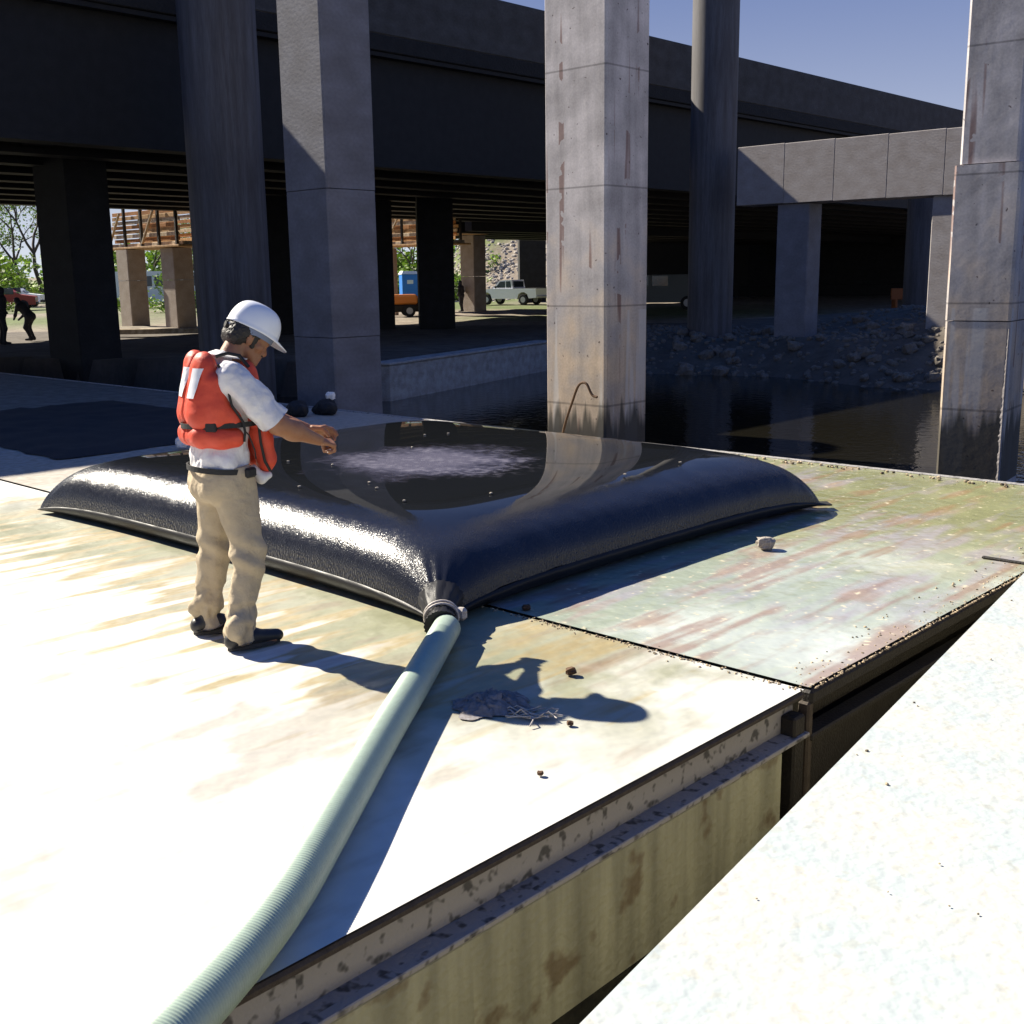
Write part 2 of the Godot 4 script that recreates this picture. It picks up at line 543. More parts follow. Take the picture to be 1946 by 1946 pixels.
# painted steel deck seen from above: columns run along the seam (11.6 m, the right end at the barge's edge), rows along its side (16 m)
const DECK_A0 := -14.0
const DECK_A1 := -2.40
const DECK_B0 := -5.0
const DECK_B1 := 10.6
func deck_material() -> StandardMaterial3D:
	var w := 1024
	var h := 1380
	var big := noise_bytes(w, h, 0.0045, 81, 4)
	var streak := noise_bytes(w, h, 0.055, 82, 5, 1, 14)
	var mid := noise_bytes(w, h, 0.016, 83, 5)
	var fn := noise_bytes(w, h, 0.10, 84, 3)
	var str2 := noise_bytes(w, h, 0.05, 85, 4, 1, 5)
	var out := PackedByteArray(); out.resize(w * h * 3)
	var ro := PackedByteArray(); ro.resize(w * h)
	for y in h:
		var b := DECK_B0 + (DECK_B1 - DECK_B0) * (y + 0.5) / h
		var far: float = 1.0 if b > 4.58 else 0.0
		for x in w:
			var i := y * w + x
			var a := DECK_A0 + (DECK_A1 - DECK_A0) * (x + 0.5) / w
			var nb := big[i] / 255.0
			var ns := streak[i] / 255.0
			var nm := mid[i] / 255.0
			var nf := fn[i] / 255.0
			var n2 := str2[i] / 255.0
			# wet ground round the bag
			var da: float = maxf(maxf(-9.45 - a, a + 4.35), 0.0)
			var db: float = maxf(maxf(4.05 - b, b - 8.45), 0.0)
			var dist := sqrt(da * da + db * db) + (nm - 0.5) * 1.0 + (ns - 0.5) * (1.9 if b < 4.1 else 0.9)
			var wet: float = clampf(1.25 - dist * 1.5, 0.0, 1.0)
			# trail of water along the hose and towards the edge
			var dtrail: float = absf(a + 3.7 - (4.0 - b) * 0.25) + (nm - 0.5) * 1.4
			if b < 4.6 and b > 0.5: wet = maxf(wet, clampf(1.5 - dtrail * 1.2, 0.0, 1.0) * clampf((b - 2.5 + (nm - 0.5) * 1.5) * 0.8, 0.0, 1.0))
			var green: float = clampf(far * (0.75 + (nb - 0.5) * 1.2) + wet * 0.85 + (nb - 0.55) * 0.5, 0.0, 1.0)
			if a < -9.5: green *= clampf(1.0 - (-9.5 - a) * 0.7, 0.0, 1.0)
			var back: float = far * clampf((b - 7.2 + (nm - 0.5) * 2.0) * 0.8, 0.0, 1.0) * clampf((a + 9.5) * 0.5, 0.0, 1.0)
			# chalky cream where dry, pale green paint elsewhere (linear reflectance)
			var r := lerpf(0.60, 0.25, green)
			var g := lerpf(0.595, 0.255, green)
			var bl := lerpf(0.56, 0.15, green)
			r = lerpf(r, 0.185, back); g = lerpf(g, 0.19, back); bl = lerpf(bl, 0.09, back)
			if far > 0.5:
				var bluish: float = clampf((a + 7.0) * 0.4, 0.0, 1.0) * clampf((7.9 - b + (nm - 0.5) * 2.0) * 0.7, 0.0, 1.0)
				r = lerpf(r, 0.23, bluish * 0.6); g = lerpf(g, 0.28, bluish * 0.6); bl = lerpf(bl, 0.26, bluish * 0.6)  # bluish sky reflection of the wet plate, painted into the colour
			# violet tint painted in for sky reflected by the wet plate
			var vio: float = clampf((n2 * 0.5 + nb * 0.5 - 0.50) * 5.0, 0.0, 1.0) * far * 0.55
			r = lerpf(r, 0.27, vio); g = lerpf(g, 0.24, vio); bl = lerpf(bl, 0.30, vio)
			# rust: streaks along the side, blotches
			var rs: float = clampf((ns * 0.6 + nm * 0.4 - lerpf(0.62, 0.53, maxf(far, wet * 0.7))) * 6.0, 0.0, 1.0)
			rs *= lerpf(0.30, 0.72, maxf(far, wet))
			r = lerpf(r, 0.20, rs); g = lerpf(g, lerpf(0.115, 0.125, far), rs); bl = lerpf(bl, lerpf(0.055, 0.10, far * clampf((8.0 - b) * 0.6, 0.0, 1.0)), rs)
			var dirt: float = clampf((n2 * 0.6 + nm * 0.4 - 0.57) * 4.0, 0.0, 0.6) * lerpf(0.5, 1.0, wet)
			r = lerpf(r, 0.25, dirt); g = lerpf(g, 0.205, dirt); bl = lerpf(bl, 0.15, dirt)
			# scuffed pale flecks
			if nf > 0.80 and far > 0.5:
				r = lerpf(r, 0.50, 0.7); g = lerpf(g, 0.45, 0.7); bl = lerpf(bl, 0.32, 0.7)
			# tan silt where water dried round the bag
			var silt: float = clampf(1.0 - absf(dist - 0.55) * 2.2, 0.0, 1.0) * (1.0 - far) * 0.95
			r = lerpf(r, 0.33, silt); g = lerpf(g, 0.265, silt); bl = lerpf(bl, 0.13, silt)
			if a < -9.6 and far > 0.5:
				var sand: float = clampf((-9.6 - a) * 0.8, 0.0, 1.0)
				r = lerpf(r, 0.27 + 0.1 * (nf - 0.5), sand); g = lerpf(g, 0.245 + 0.1 * (nf - 0.5), sand); bl = lerpf(bl, 0.205 + 0.1 * (nf - 0.5), sand)
			# damp brown patch left of the hose
			var dp := Vector2((a + 3.85) * 1.6, (b - 2.65) * 1.3).length() + (nm - 0.5) * 1.6 + (n2 - 0.5) * 0.9
			var damp: float = clampf((0.70 - dp) * 2.5, 0.0, 1.0) * 0.55
			r = lerpf(r, 0.26, damp); g = lerpf(g, 0.225, damp); bl = lerpf(bl, 0.175, damp)
			var mul := (0.90 + 0.2 * (nf * 0.5 + nm * 0.5)) * (1.4 if far > 0.5 else 1.0)
			out[i * 3] = int(255.0 * pow(clampf(r * mul, 0, 1), 0.4545))
			out[i * 3 + 1] = int(255.0 * pow(clampf(g * mul, 0, 1), 0.4545))
			out[i * 3 + 2] = int(255.0 * pow(clampf(bl * mul, 0, 1), 0.4545))
			var rough := 0.80 - 0.30 * wet - far * 0.56 * clampf((a + 10.0) * 0.5, 0.0, 1.0) + 0.34 * (nm - 0.5)
			ro[i] = int(255.0 * clampf(rough, 0.16, 1.0))
	var m := StandardMaterial3D.new()
	m.albedo_texture = tex_of(w, h, out)
	m.roughness_texture = tex_of(w, h, ro, Image.FORMAT_L8)
	m.roughness_texture_channel = BaseMaterial3D.TEXTURE_CHANNEL_RED
	m.roughness = 1.0
	m.normal_enabled = true
	var nn := FastNoiseLite.new()
	nn.seed = 86; nn.frequency = 0.06; nn.fractal_octaves = 4
	var im := nn.get_image(1024, 1380); im.convert(Image.FORMAT_RGBA8); im.bump_map_to_normal_map(1.6)
	m.normal_texture = ImageTexture.create_from_image(im)
	m.normal_scale = 0.35
	return m

# ---------------------------------------------------------------- ground, water
var shore := [Vector2(-400, -120), Vector2(-60, -42), Vector2(-14, -29), Vector2(-2.87, -25.3), Vector2(1.02, -33.4), Vector2(3.7, -30.1), Vector2(7.0, -28.5), Vector2(8.6, -25.3), Vector2(14, -22), Vector2(40, -14), Vector2(400, 60)]

func shore_z(x: float) -> float:
	for i in shore.size() - 1:
		if x <= shore[i + 1].x:
			var t: float = (x - shore[i].x) / (shore[i + 1].x - shore[i].x)
			return lerpf(shore[i].y, shore[i + 1].y, t)
	return shore[-1].y

func ground_height(x: float, z: float, n: FastNoiseLite) -> float:
	var d := shore_z(x) - z          # positive inland
	var h: float
	if x < 1.02:
		h = 0.04 if d > 0.4 else -2.5
		if x > -2.9 and d < 1.6: h = -2.5
	else:
		h = lerpf(-1.1, 0.05, clampf(d / 4.5, -0.3, 1.0))
		h += 0.9 * exp(-pow((x - 13.5) / 3.4, 2.0)) * clampf((d - 1.0) / 5.0, 0.0, 1.0) * clampf((26.0 - d) / 14.0, 0.0, 1.0)
	if d > 3.0: h += 0.10 * n.get_noise_2d(x * 2.0, z * 2.0)
	# embankment far behind, to the right of the far opening
	var e: float = clampf((-z - 94.0 - (x + 6.0) * -0.55) / 20.0, 0.0, 1.0) * clampf((x + 9.0) / 7.0, 0.0, 1.0) * clampf((9.0 - x) / 4.0, 0.0, 1.0)
	h += 7.5 * e * e * (3.0 - 2.0 * e)
	# low rise with scrub far behind
	h += 3.0 * clampf((-z - 110.0) / 60.0, 0.0, 1.0)
	return h

func build_ground():
	var n := FastNoiseLite.new()
	n.seed = 5; n.frequency = 0.12; n.fractal_octaves = 4
	var g := FastNoiseLite.new()
	g.seed = 6; g.frequency = 0.03; g.fractal_octaves = 4
	var st := tool()
	st.set_smooth_group(0)
	var xs := []
	var zs := []
	var x := -600.0
	while x < 600.0:
		xs.append(x)
		var ax: float = abs(x)
		x += 0.55 if ax < 20 else (1.5 if ax < 50 else (8.0 if ax < 150 else 60.0))
	var z := -14.0
	while z > -900.0:
		zs.append(z)
		z -= 0.6 if z > -60 else (2.0 if z > -140 else 60.0)
	for i in xs.size():
		for j in zs.size():
			var px: float = xs[i]
			var pz: float = zs[j]
			var hh := ground_height(px, pz, n)
			var k: float = clampf(g.get_noise_2d(px, pz) * 2.2 + 0.65, 0.0, 1.0) * clampf((-pz - 46.0) / 10.0, 0.0, 1.0) * clampf((20.0 - px) / 10.0, 0.0, 1.0)
			if hh > 2.0 and px > -14.0 and px < 12.0: k = clampf((hh - 3.6 + 0.22 * (px - 1.0)) * 1.6 * -1.0 + 0.0, 0.0, 0.0) + clampf((hh - 3.7 - 0.45 * (px + 2.0)) * 1.4, 0.0, 1.0)
			elif hh > 0.8 and px > -8.0: k = 0.0
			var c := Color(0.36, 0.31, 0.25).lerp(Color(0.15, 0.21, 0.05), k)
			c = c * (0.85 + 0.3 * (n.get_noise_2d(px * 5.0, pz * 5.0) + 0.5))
			if pz > -46.0: c = c * 0.42  # tint cut here to deepen the shade under the bridge
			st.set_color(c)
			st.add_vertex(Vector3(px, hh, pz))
	var nz := zs.size()
	for i in xs.size() - 1:
		for j in nz - 1:
			var a := i * nz + j
			st.add_index(a); st.add_index(a + 1); st.add_index(a + nz + 1)
			st.add_index(a); st.add_index(a + nz + 1); st.add_index(a + nz)
	st.generate_normals()
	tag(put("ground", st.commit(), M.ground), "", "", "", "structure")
	var w := tool()
	quad(w, Vector3(-300, WATER_Y, -120), Vector3(300, WATER_Y, -120), Vector3(300, WATER_Y, 120), Vector3(-300, WATER_Y, 120))
	tag(put("water", done(w), M.water), "", "", "", "structure")

# ---------------------------------------------------------------- piers and bridge
# box with uv running round it and down from 7.5 m, chamfered corners, stacked lifts
func pier_mesh(w: float, d: float, y0: float, y1: float, u0: float, lifts: Array) -> ArrayMesh:
	var st := tool()
	var ys := [y0]
	for l in lifts:
		if l > y0 and l < y1: ys.append(l)
	ys.append(y1)
	for k in ys.size() - 1:
		var grow := 0.004 * ((k * 7) % 3)
		var hw := w * 0.5 + grow
		var hd := d * 0.5 + grow
		var c := 0.028
		var pts := [Vector2(-hw + c, hd), Vector2(hw - c, hd), Vector2(hw, hd - c), Vector2(hw, -hd + c), Vector2(hw - c, -hd), Vector2(-hw + c, -hd), Vector2(-hw, -hd + c), Vector2(-hw, hd - c)]
		var ya: float = ys[k] + (0.006 if k > 0 else 0.0)
		var yb: float = ys[k + 1] - (0.006 if k < ys.size() - 2 else 0.0)
		st.set_smooth_group(-1)
		var run := u0
		for e in 8:
			var p: Vector2 = pts[e]
			var q: Vector2 = pts[(e + 1) % 8]
			var run2 := run + p.distance_to(q) / 4.2
			var va := (7.5 - ya) / 8.0
			var vb := (7.5 - yb) / 8.0
			var P := [Vector3(p.x, ya, p.y), Vector3(p.x, yb, p.y), Vector3(q.x, yb, q.y), Vector3(q.x, ya, q.y)]
			var UV := [Vector2(run, va), Vector2(run, vb), Vector2(run2, vb), Vector2(run2, va)]
			for t in [0, 1, 2, 0, 2, 3]:
				st.set_uv(UV[t]); st.add_vertex(P[t])
			run = run2
		for t in range(1, 7):   # top and bottom of each lift
			for yy in [ya, yb]:
				for v in [pts[0], pts[t], pts[t + 1]]:
					st.set_uv(Vector2(v.x * 0.3 + u0, v.y * 0.3)); st.add_vertex(Vector3(v.x, yy, v.y))
	st.generate_normals()
	st.generate_tangents()
	return st.commit()

# round pier, height texture as above
func round_pier_mesh(r: float, y0: float, y1: float, u0: float, flutes := 0) -> ArrayMesh:
	var st := tool()
	st.set_smooth_group(0)
	var n := 48
	for k in n:
		for t in [[0, 0], [0, 1], [1, 1], [0, 0], [1, 1], [1, 0]]:
			var kk: int = k + t[0]
			var ang := -TAU * kk / n
			var rr := r * (1.0 + (0.012 * cos(ang * flutes) if flutes > 0 else 0.0))
			var y: float = y1 if t[1] == 1 else y0
			st.set_uv(Vector2(u0 + r * TAU * kk / n / 4.2, (7.5 - y) / 8.0))
			st.add_vertex(Vector3(rr * cos(ang), y, rr * sin(ang)))
	st.generate_normals()
	st.generate_tangents()
	return st.commit()

const LIFTS := [0.35, 1.55, 2.95, 4.3, 5.6]

func pier(label: String, a0: float, a1: float, b0: float, b1: float, y0: float, y1: float, u0: float, lifts: Array, turn := SITE_TURN, m: Material = null):
	var t := thing("bridge_pier", label, "pier", S((a0 + a1) * 0.5, 0, (b0 + b1) * 0.5), turn, "bridge piers")
	put("shaft", pier_mesh(a1 - a0, b1 - b0, y0, y1, u0, lifts), M.concrete if m == null else m, t)
	return t

func build_bridge():
	# the row of piers along the far side of the barge
	pier("sunlit square concrete pier behind the black bag, bent rod at its foot", -9.56, -8.60, 10.78, 11.62, -2.5, 9.0, 0.0, [])
	var rp = pier("wide grey concrete pier at the right end of the far barge edge", -5.42, -4.72, 12.95, 13.85, -2.5, 3.05, 0.31, [1.35], SITE_TURN + 0.12)
	put("upper_shaft", pier_mesh(0.62, 0.84, 3.062, 9.0, 0.7, []), M.concrete, rp)
	var seal := tool()
	var sring := []
	for k in 60:
		var yy := -0.5 + k * 0.03
		var fat := (0.010 + 0.022 * absf(sin(k * 1.9) * sin(k * 0.37 + 1.0))) * clampf((1.3 - yy) * 1.2, 0.25, 1.0)
		var off := 0.008 * sin(k * 2.7)
		sring.append(PackedVector3Array([Vector3(0.335 - fat, yy, 0.446 + off * 0.3), Vector3(0.345, yy, 0.452 + fat * 0.3), Vector3(0.356 + fat * 0.2, yy, 0.44), Vector3(0.350, yy, 0.43 - fat), Vector3(0.33, yy, 0.43)]))
	loft(seal, sring, true, false)
	put("lime_crust", done(seal), M.concrete_plain, rp)
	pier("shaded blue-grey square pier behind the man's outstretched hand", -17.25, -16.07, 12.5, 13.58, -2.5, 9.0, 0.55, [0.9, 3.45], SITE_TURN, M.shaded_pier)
	# round steel-cased pier behind the man
	var t := thing("round_pier", "tall round pier with vertical streaks behind the man's white helmet", "pier", Vector3(-5.85, 0, -24.5), 0.4, "bridge piers")
	put("shaft", round_pier_mesh(0.78, -2.5, 9.0, 0.1, 18), M.casing, t)
	pier("broad black pier in deep shade at far left between two bright openings", -28.75, -27.05, 13.2, 14.3, -2.5, 6.0, 0.2, [], SITE_TURN, M.shade_concrete)
	# second bent on the right bank
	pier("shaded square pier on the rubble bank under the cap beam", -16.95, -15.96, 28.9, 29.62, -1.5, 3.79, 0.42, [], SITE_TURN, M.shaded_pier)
	pier("thin sunlit strip of a pier behind the wide grey pier at right", -12.52, -11.55, 28.9, 29.62, -1.5, 3.79, 0.12, [], SITE_TURN, M.concrete_plain)
	var cap := thing("cap_beam", "lavender concrete cap beam half in sun at upper right", "beam", S(-18.22, 0, 29.26), SITE_TURN)
	var st := tool()
	# one panel of formwork after another leaves a shallow joint
	for k in 7:
		var x0 := 0.0 + k * 1.5
		box(st, Vector3(x0 + 0.75, 4.62 - 0.012 * k, 0), Vector3(1.494, 1.6, 0.92), Basis.IDENTITY, 0.012)
	put("beam", done(st), M.concrete_plain, cap)
	t = thing("round_pier", "dim round pier on the bank left of the cap beam", "pier", Vector3(6.15, 0, -35.2), 1.1, "bridge piers")
	put("shaft", round_pier_mesh(0.68, -1.5, 16.0, 0.6), M.casing, t)
	t = thing("round_pier", "faint round pier in the dark under the cap beam", "pier", Vector3(15.0, 0, -42.0), 2.1, "bridge piers")
	put("shaft", round_pier_mesh(0.6, -1.5, 6.4, 0.3), M.casing, t)
	# dark piers under the far side
	var dark := [[-5.0, -44.0, 1.2, "black pier left of the opening with the blue toilet"], [-2.78, -44.0, 1.34, "black pier between the two middle openings"], [1.75, -87.0, 2.0, "black pier behind the bed of the white pickup"], [-8.1, -41.0, 1.25, "dark narrow pier between the round pier and the shaded square pier"]]
	for d in dark:
		t = thing("bridge_pier", d[3], "pier", Vector3(d[0], 0, d[1]), 0.15, "bridge piers")
		put("shaft", pier_mesh(d[2], 0.9, -1.0, 6.4, 0.2, []), M.shade_concrete, t)
	# the bridge overhead
	var br := thing("bridge", "dark bridge deck on girders spanning the whole background", "bridge", S(-33.1, 0, 42), SITE_TURN)
	put("deck_slab", box_mesh(Vector3(0, 7.8, 0), Vector3(19.6, 0.4, 174), 0.02), M.shade_concrete, br)
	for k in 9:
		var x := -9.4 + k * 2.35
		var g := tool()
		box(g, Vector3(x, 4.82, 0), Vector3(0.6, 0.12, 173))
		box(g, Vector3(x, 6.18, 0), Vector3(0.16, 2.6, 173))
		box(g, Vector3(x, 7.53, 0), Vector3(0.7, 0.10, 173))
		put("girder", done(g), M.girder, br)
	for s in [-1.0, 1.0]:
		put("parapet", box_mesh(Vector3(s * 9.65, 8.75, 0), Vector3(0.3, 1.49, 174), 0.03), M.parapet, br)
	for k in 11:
		put("cross_beam", box_mesh(Vector3(0, 5.2, -75 + k * 15.0), Vector3(18.6, 0.5, 0.7), 0.02), M.shade_concrete, br)
	var ab := thing("backdrop_wall", "dark abutment added to black out the space under the bridge at right", "backdrop_wall", Vector3(24.0, 0, -98.0), -0.25)  # added wall, keeps the bright ground behind from showing under the bridge
	put("wall", box_mesh(Vector3(0, 2.6, 0), Vector3(42, 7.2, 1.2), 0.05), M.shade_concrete, ab)
	put("ledge", box_mesh(Vector3(0, 0.4, 1.2), Vector3(42, 1.2, 1.4), 0.05), M.shade_concrete, ab)
	var rw := thing("sun_blocking_wall", "dark wall added along the far side of the bridge to block the sun", "wall", S(-53.0, 0, 100.0), SITE_TURN)  # wall added to keep low sun off the ground under the bridge
	put("wall", box_mesh(Vector3(0, 2.9, 0), Vector3(0.6, 8.0, 66.0), 0.05), M.shade_concrete, rw)
	put("coping", box_mesh(Vector3(0, 6.95, 0), Vector3(0.8, 0.2, 66.1), 0.03), M.shade_concrete, rw)
	var ra := thing("ramp_bridge", "second dark bridge deck behind, over the white pickup", "bridge", S(-47.2, 0, 84), SITE_TURN)
	put("deck_slab", box_mesh(Vector3(0, 6.3, 0), Vector3(9.6, 0.4, 84), 0.02), M.shade_concrete, ra)
	for k in 5:
		var g := tool()
		box(g, Vector3(-4.2 + k * 2.1, 5.2, 0), Vector3(0.5, 1.8, 83))
		put("girder", done(g), M.girder, ra)
	put("parapet", box_mesh(Vector3(-4.65, 7.0, 0), Vector3(0.25, 1.0, 84), 0.03), M.concrete_plain, ra)

# ---------------------------------------------------------------- barges
func deck_plate(x0: float, x1: float, z0: float, z1: float, a_at: float, b_at: float, nx: int, nz: int, sd: int) -> ArrayMesh:
	var st := tool()
	st.set_smooth_group(0)
	var n := FastNoiseLite.new()
	n.seed = sd; n.frequency = 0.55
	for i in nx + 1:
		for j in nz + 1:
			var x := lerpf(x0, x1, float(i) / nx)
			var z := lerpf(z0, z1, float(j) / nz)
			var a := a_at + x
			var b := b_at - z
			var edge: float = clampf(minf(minf(x - x0, x1 - x), minf(z - z0, z1 - z)) * 3.0, 0.0, 1.0)
			st.set_uv(Vector2((a - DECK_A0) / (DECK_A1 - DECK_A0), (b - DECK_B0) / (DECK_B1 - DECK_B0)))
			st.add_vertex(Vector3(x, 0.006 * n.get_noise_2d(x, z) * edge - 0.004 * edge, z))
	for i in nx:
		for j in nz:
			var a := i * (nz + 1) + j
			st.add_index(a); st.add_index(a + nz + 2); st.add_index(a + 1)
			st.add_index(a); st.add_index(a + nz + 1); st.add_index(a + nz + 2)
	st.generate_normals()
	st.generate_tangents()
	return st.commit()

func crumbs(parent: Node3D, called: String, count: int, place: Callable, lo: float, hi: float):
	var mm := MultiMesh.new()
	mm.transform_format = MultiMesh.TRANSFORM_3D
	mm.use_colors = true
	mm.mesh = stone_mesh(3, Vector3.ONE, 4)
	mm.instance_count = count
	for i in count:
		var s := rng.randf_range(lo, hi)
		var b := Basis.from_euler(Vector3(rng.randf() * TAU, rng.randf() * TAU, 0)).scaled(Vector3(s, s * 0.7, s))
		mm.set_instance_transform(i, Transform3D(b, place.call()))
		var v := 0.12 + 0.9 * rng.randf()
		mm.set_instance_color(i, Color(0.60, 0.47, 0.30) * v)
	var o := MultiMeshInstance3D.new()
	o.multimesh = mm
	o.material_override = M.crumb
	o.name = called
	o.set_meta("kind", "stuff")
	parent.add_child(o)

func build_barges():
	var deck := deck_material()
	var body := mat(lin(0.08, 0.075, 0.06), 0.8, M.mottle, 0.8)
	# near section: the man's
	var nb := thing("pontoon_barge", "sun-bleached barge section the man stands on", "barge", S(-2.45, 0, 4.56), SITE_TURN)
	put("deck_plate", deck_plate(-11.55, 0, 0, 9.5, -2.45, 4.56, 70, 60, 1), deck, nb)
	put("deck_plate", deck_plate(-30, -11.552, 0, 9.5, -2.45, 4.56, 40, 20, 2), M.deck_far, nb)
	put("hull", box_mesh(Vector3(-15.1, -0.62, 4.75), Vector3(29.7, 1.2, 9.4)), body, nb)
	put("edge_beam", box_mesh(Vector3(-0.012, -0.028, 4.75), Vector3(0.034, 0.034, 9.5), 0.010), M.lip, nb)
	put("channel_web", box_mesh(Vector3(-0.07, -0.125, 4.75), Vector3(0.03, 0.15, 9.5)), M.steel_ledge, nb)
	put("ledge", box_mesh(Vector3(-0.05, -0.212, 4.75), Vector3(0.18, 0.022, 9.5), 0.004), M.steel_ledge, nb)
	put("side_plate", box_mesh(Vector3(0.01, -0.62, 4.87), Vector3(0.05, 0.79, 9.26), 0.006), M.steel_side, nb)
	put("end_post", box_mesh(Vector3(-0.02, -0.56, 0.06), Vector3(0.08, 0.9, 0.10), 0.01), M.steel_dark, nb)
	crumbs(nb, "edge_debris", 260, func(): return Vector3(-rng.randf() * 2.3, 0.002, 0.015 + 0.03 * rng.randfn() * rng.randf()), 0.005, 0.016)
	# far section
	var fb := thing("pontoon_barge", "wet green-painted barge section with rust streaks right of the black bag", "barge", S(-2.45, 0, 4.60), SITE_TURN)
	put("deck_plate", deck_plate(-11.55, 0, -5.85, 0, -2.45, 4.60, 70, 40, 3), deck, fb)
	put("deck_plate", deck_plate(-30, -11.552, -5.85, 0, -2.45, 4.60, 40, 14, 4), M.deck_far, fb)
	put("hull", box_mesh(Vector3(-15.1, -0.62, -2.93), Vector3(29.7, 1.2, 5.8)), body, fb)
	put("edge_beam", box_mesh(Vector3(-0.005, -0.05, -2.92), Vector3(0.06, 0.075, 5.86), 0.014), M.steel_dark, fb)
	put("far_edge_beam", box_mesh(Vector3(-15, -0.03, -5.87), Vector3(30, 0.09, 0.05), 0.01), M.steel_ledge, fb)
	put("channel_web", box_mesh(Vector3(-0.12, -0.16, -2.92), Vector3(0.03, 0.15, 5.84)), M.steel_dark, fb)
	put("rub_rail", box_mesh(Vector3(-0.02, -0.25, -2.92), Vector3(0.10, 0.035, 5.84), 0.008), M.steel_dark, fb)
	put("side_plate", box_mesh(Vector3(-0.03, -0.62, -2.92), Vector3(0.04, 0.70, 5.84), 0.006), M.steel_dark, fb)
	put("corner_post", box_mesh(Vector3(-0.01, -0.5, 0.0), Vector3(0.06, 0.86, 0.05), 0.01), M.lip, fb)
	put("seam_angle", box_mesh(Vector3(-0.15, 0.006, -2.98), Vector3(0.38, 0.014, 0.035), 0.004), M.steel_dark, fb)
	crumbs(fb, "edge_debris", 700, func(): return Vector3(0.03 - pow(rng.randf(), 7.0) * 0.30, 0.0, -rng.randf() * 3.6), 0.004, 0.017)
	crumbs(fb, "far_edge_debris", 200, func(): return Vector3(-rng.randf() * 9.0, 0.008, -5.8 + rng.randf() * 0.15), 0.012, 0.045)
	# the barge in front, at the photographer's feet
	var gb := thing("pontoon_barge", "white-painted barge deck in the lower right corner", "barge", Vector3(0.723, 0.15, -3.219), -0.616)
	put("deck_plate", deck_plate(0, 9, -5.0, 7, 0, 0, 40, 40, 5), M.white_paint, gb)
	put("hull", box_mesh(Vector3(4.5, -0.62, 1.0), Vector3(8.9, 1.2, 11.9)), M.hull_white, gb)  # hull side made white to bounce sun onto the opposite side plate
	put("edge_beam", box_mesh(Vector3(0.02, -0.04, 1.0), Vector3(0.05, 0.07, 12.0), 0.015), M.rust, gb)
	crumbs(gb, "deck_debris", 34, func(): return Vector3(pow(rng.randf(), 2.0) * 2.5 + 0.03, 0.002, rng.randf_range(-4.5, 1.0)), 0.006, 0.016)

# ---------------------------------------------------------------- far bank
func formwork(label: String, at: Vector3, turn: float, length: float):
	var t := thing("formwork", label, "formwork", at, turn, "timber formwork for new cap beams")
	var r := RandomNumberGenerator.new(); r.seed = int(at.x * 10)
	var mats := [M.wood, M.wood_orange, M.wood_pale, M.wood, M.wood_orange, M.wood_pale]
	for k in 7:
		for s in [1.0, -1.0]:
			put("plank", box_mesh(Vector3(r.randf_range(-0.1, 0.1), 0.35 + k * 0.19, s * (0.62 + 0.03 * (k % 2))), Vector3(length - r.randf() * 0.3, 0.15, 0.05), 0.006), mats[(k + (1 if s > 0 else 0)) % 6], t)
	put("soffit", box_mesh(Vector3(0, 0.16, 0), Vector3(length + 0.7, 0.14, 1.5), 0.01), M.wood_pale, t)
	put("walkway", box_mesh(Vector3(0, 0.04, 0), Vector3(length + 1.0, 0.08, 2.1), 0.01), M.wood, t)
	var n := int(length / 1.3)
	for k in n + 1:
		var x := -length * 0.5 + length * k / n
		put("upright", box_mesh(Vector3(x, 0.9, 0.80), Vector3(0.11, 1.75, 0.11), 0.006), M.steel_dark, t)
		put("upright", box_mesh(Vector3(x, 0.9, -0.80), Vector3(0.11, 1.75, 0.11), 0.006), M.steel_dark, t)
		if k < n and k % 2 == 0:
			var st := tool()
			bar(st, Vector3(x + 0.2, 0.2, 0.9), Vector3(x + 1.2, 1.5, 0.9), 0.10, 0.06)
			put("brace", done(st), M.wood_pale, t)
	var rail := tool()
	bar(rail, Vector3(-length * 0.5 - 0.5, 1.55, 1.0), Vector3(-length * 0.5 - 0.5, 0.1, 1.0), 0.08, 0.08)
	bar(rail, Vector3(-length * 0.5 - 0.5, 1.5, 1.0), Vector3(-length * 0.5, 1.5, 1.0), 0.06, 0.08)
	put("guard_rail", done(rail), M.wood_pale, t)

func plain_pier(label: String, x: float, z: float, w: float, h: float, turn := SITE_TURN):
	var t := thing("bridge_pier", label, "pier", Vector3(x, 0, z), turn, "new piers beyond the bridge")
	put("shaft", pier_mesh(w, w * 0.9, -0.5, h, 0.33, [2.0]), M.concrete_new, t)

func wheel(parent: Node3D, at: Vector3, r: float, w: float):
	var st := tool()
	tube(st, [at + Vector3(0, 0, -w * 0.5), at + Vector3(0, 0, -w * 0.4), at + Vector3(0, 0, w * 0.4), at + Vector3(0, 0, w * 0.5)], [r * 0.92, r, r, r * 0.92], 20)
	var o := put("wheel", done(st), M.tyre, parent)
	var s2 := tool()
	tube(s2, [at + Vector3(0, 0, -w * 0.52), at + Vector3(0, 0, w * 0.52)], r * 0.55, 16)
	put("rim", done(s2), M.chrome, o)

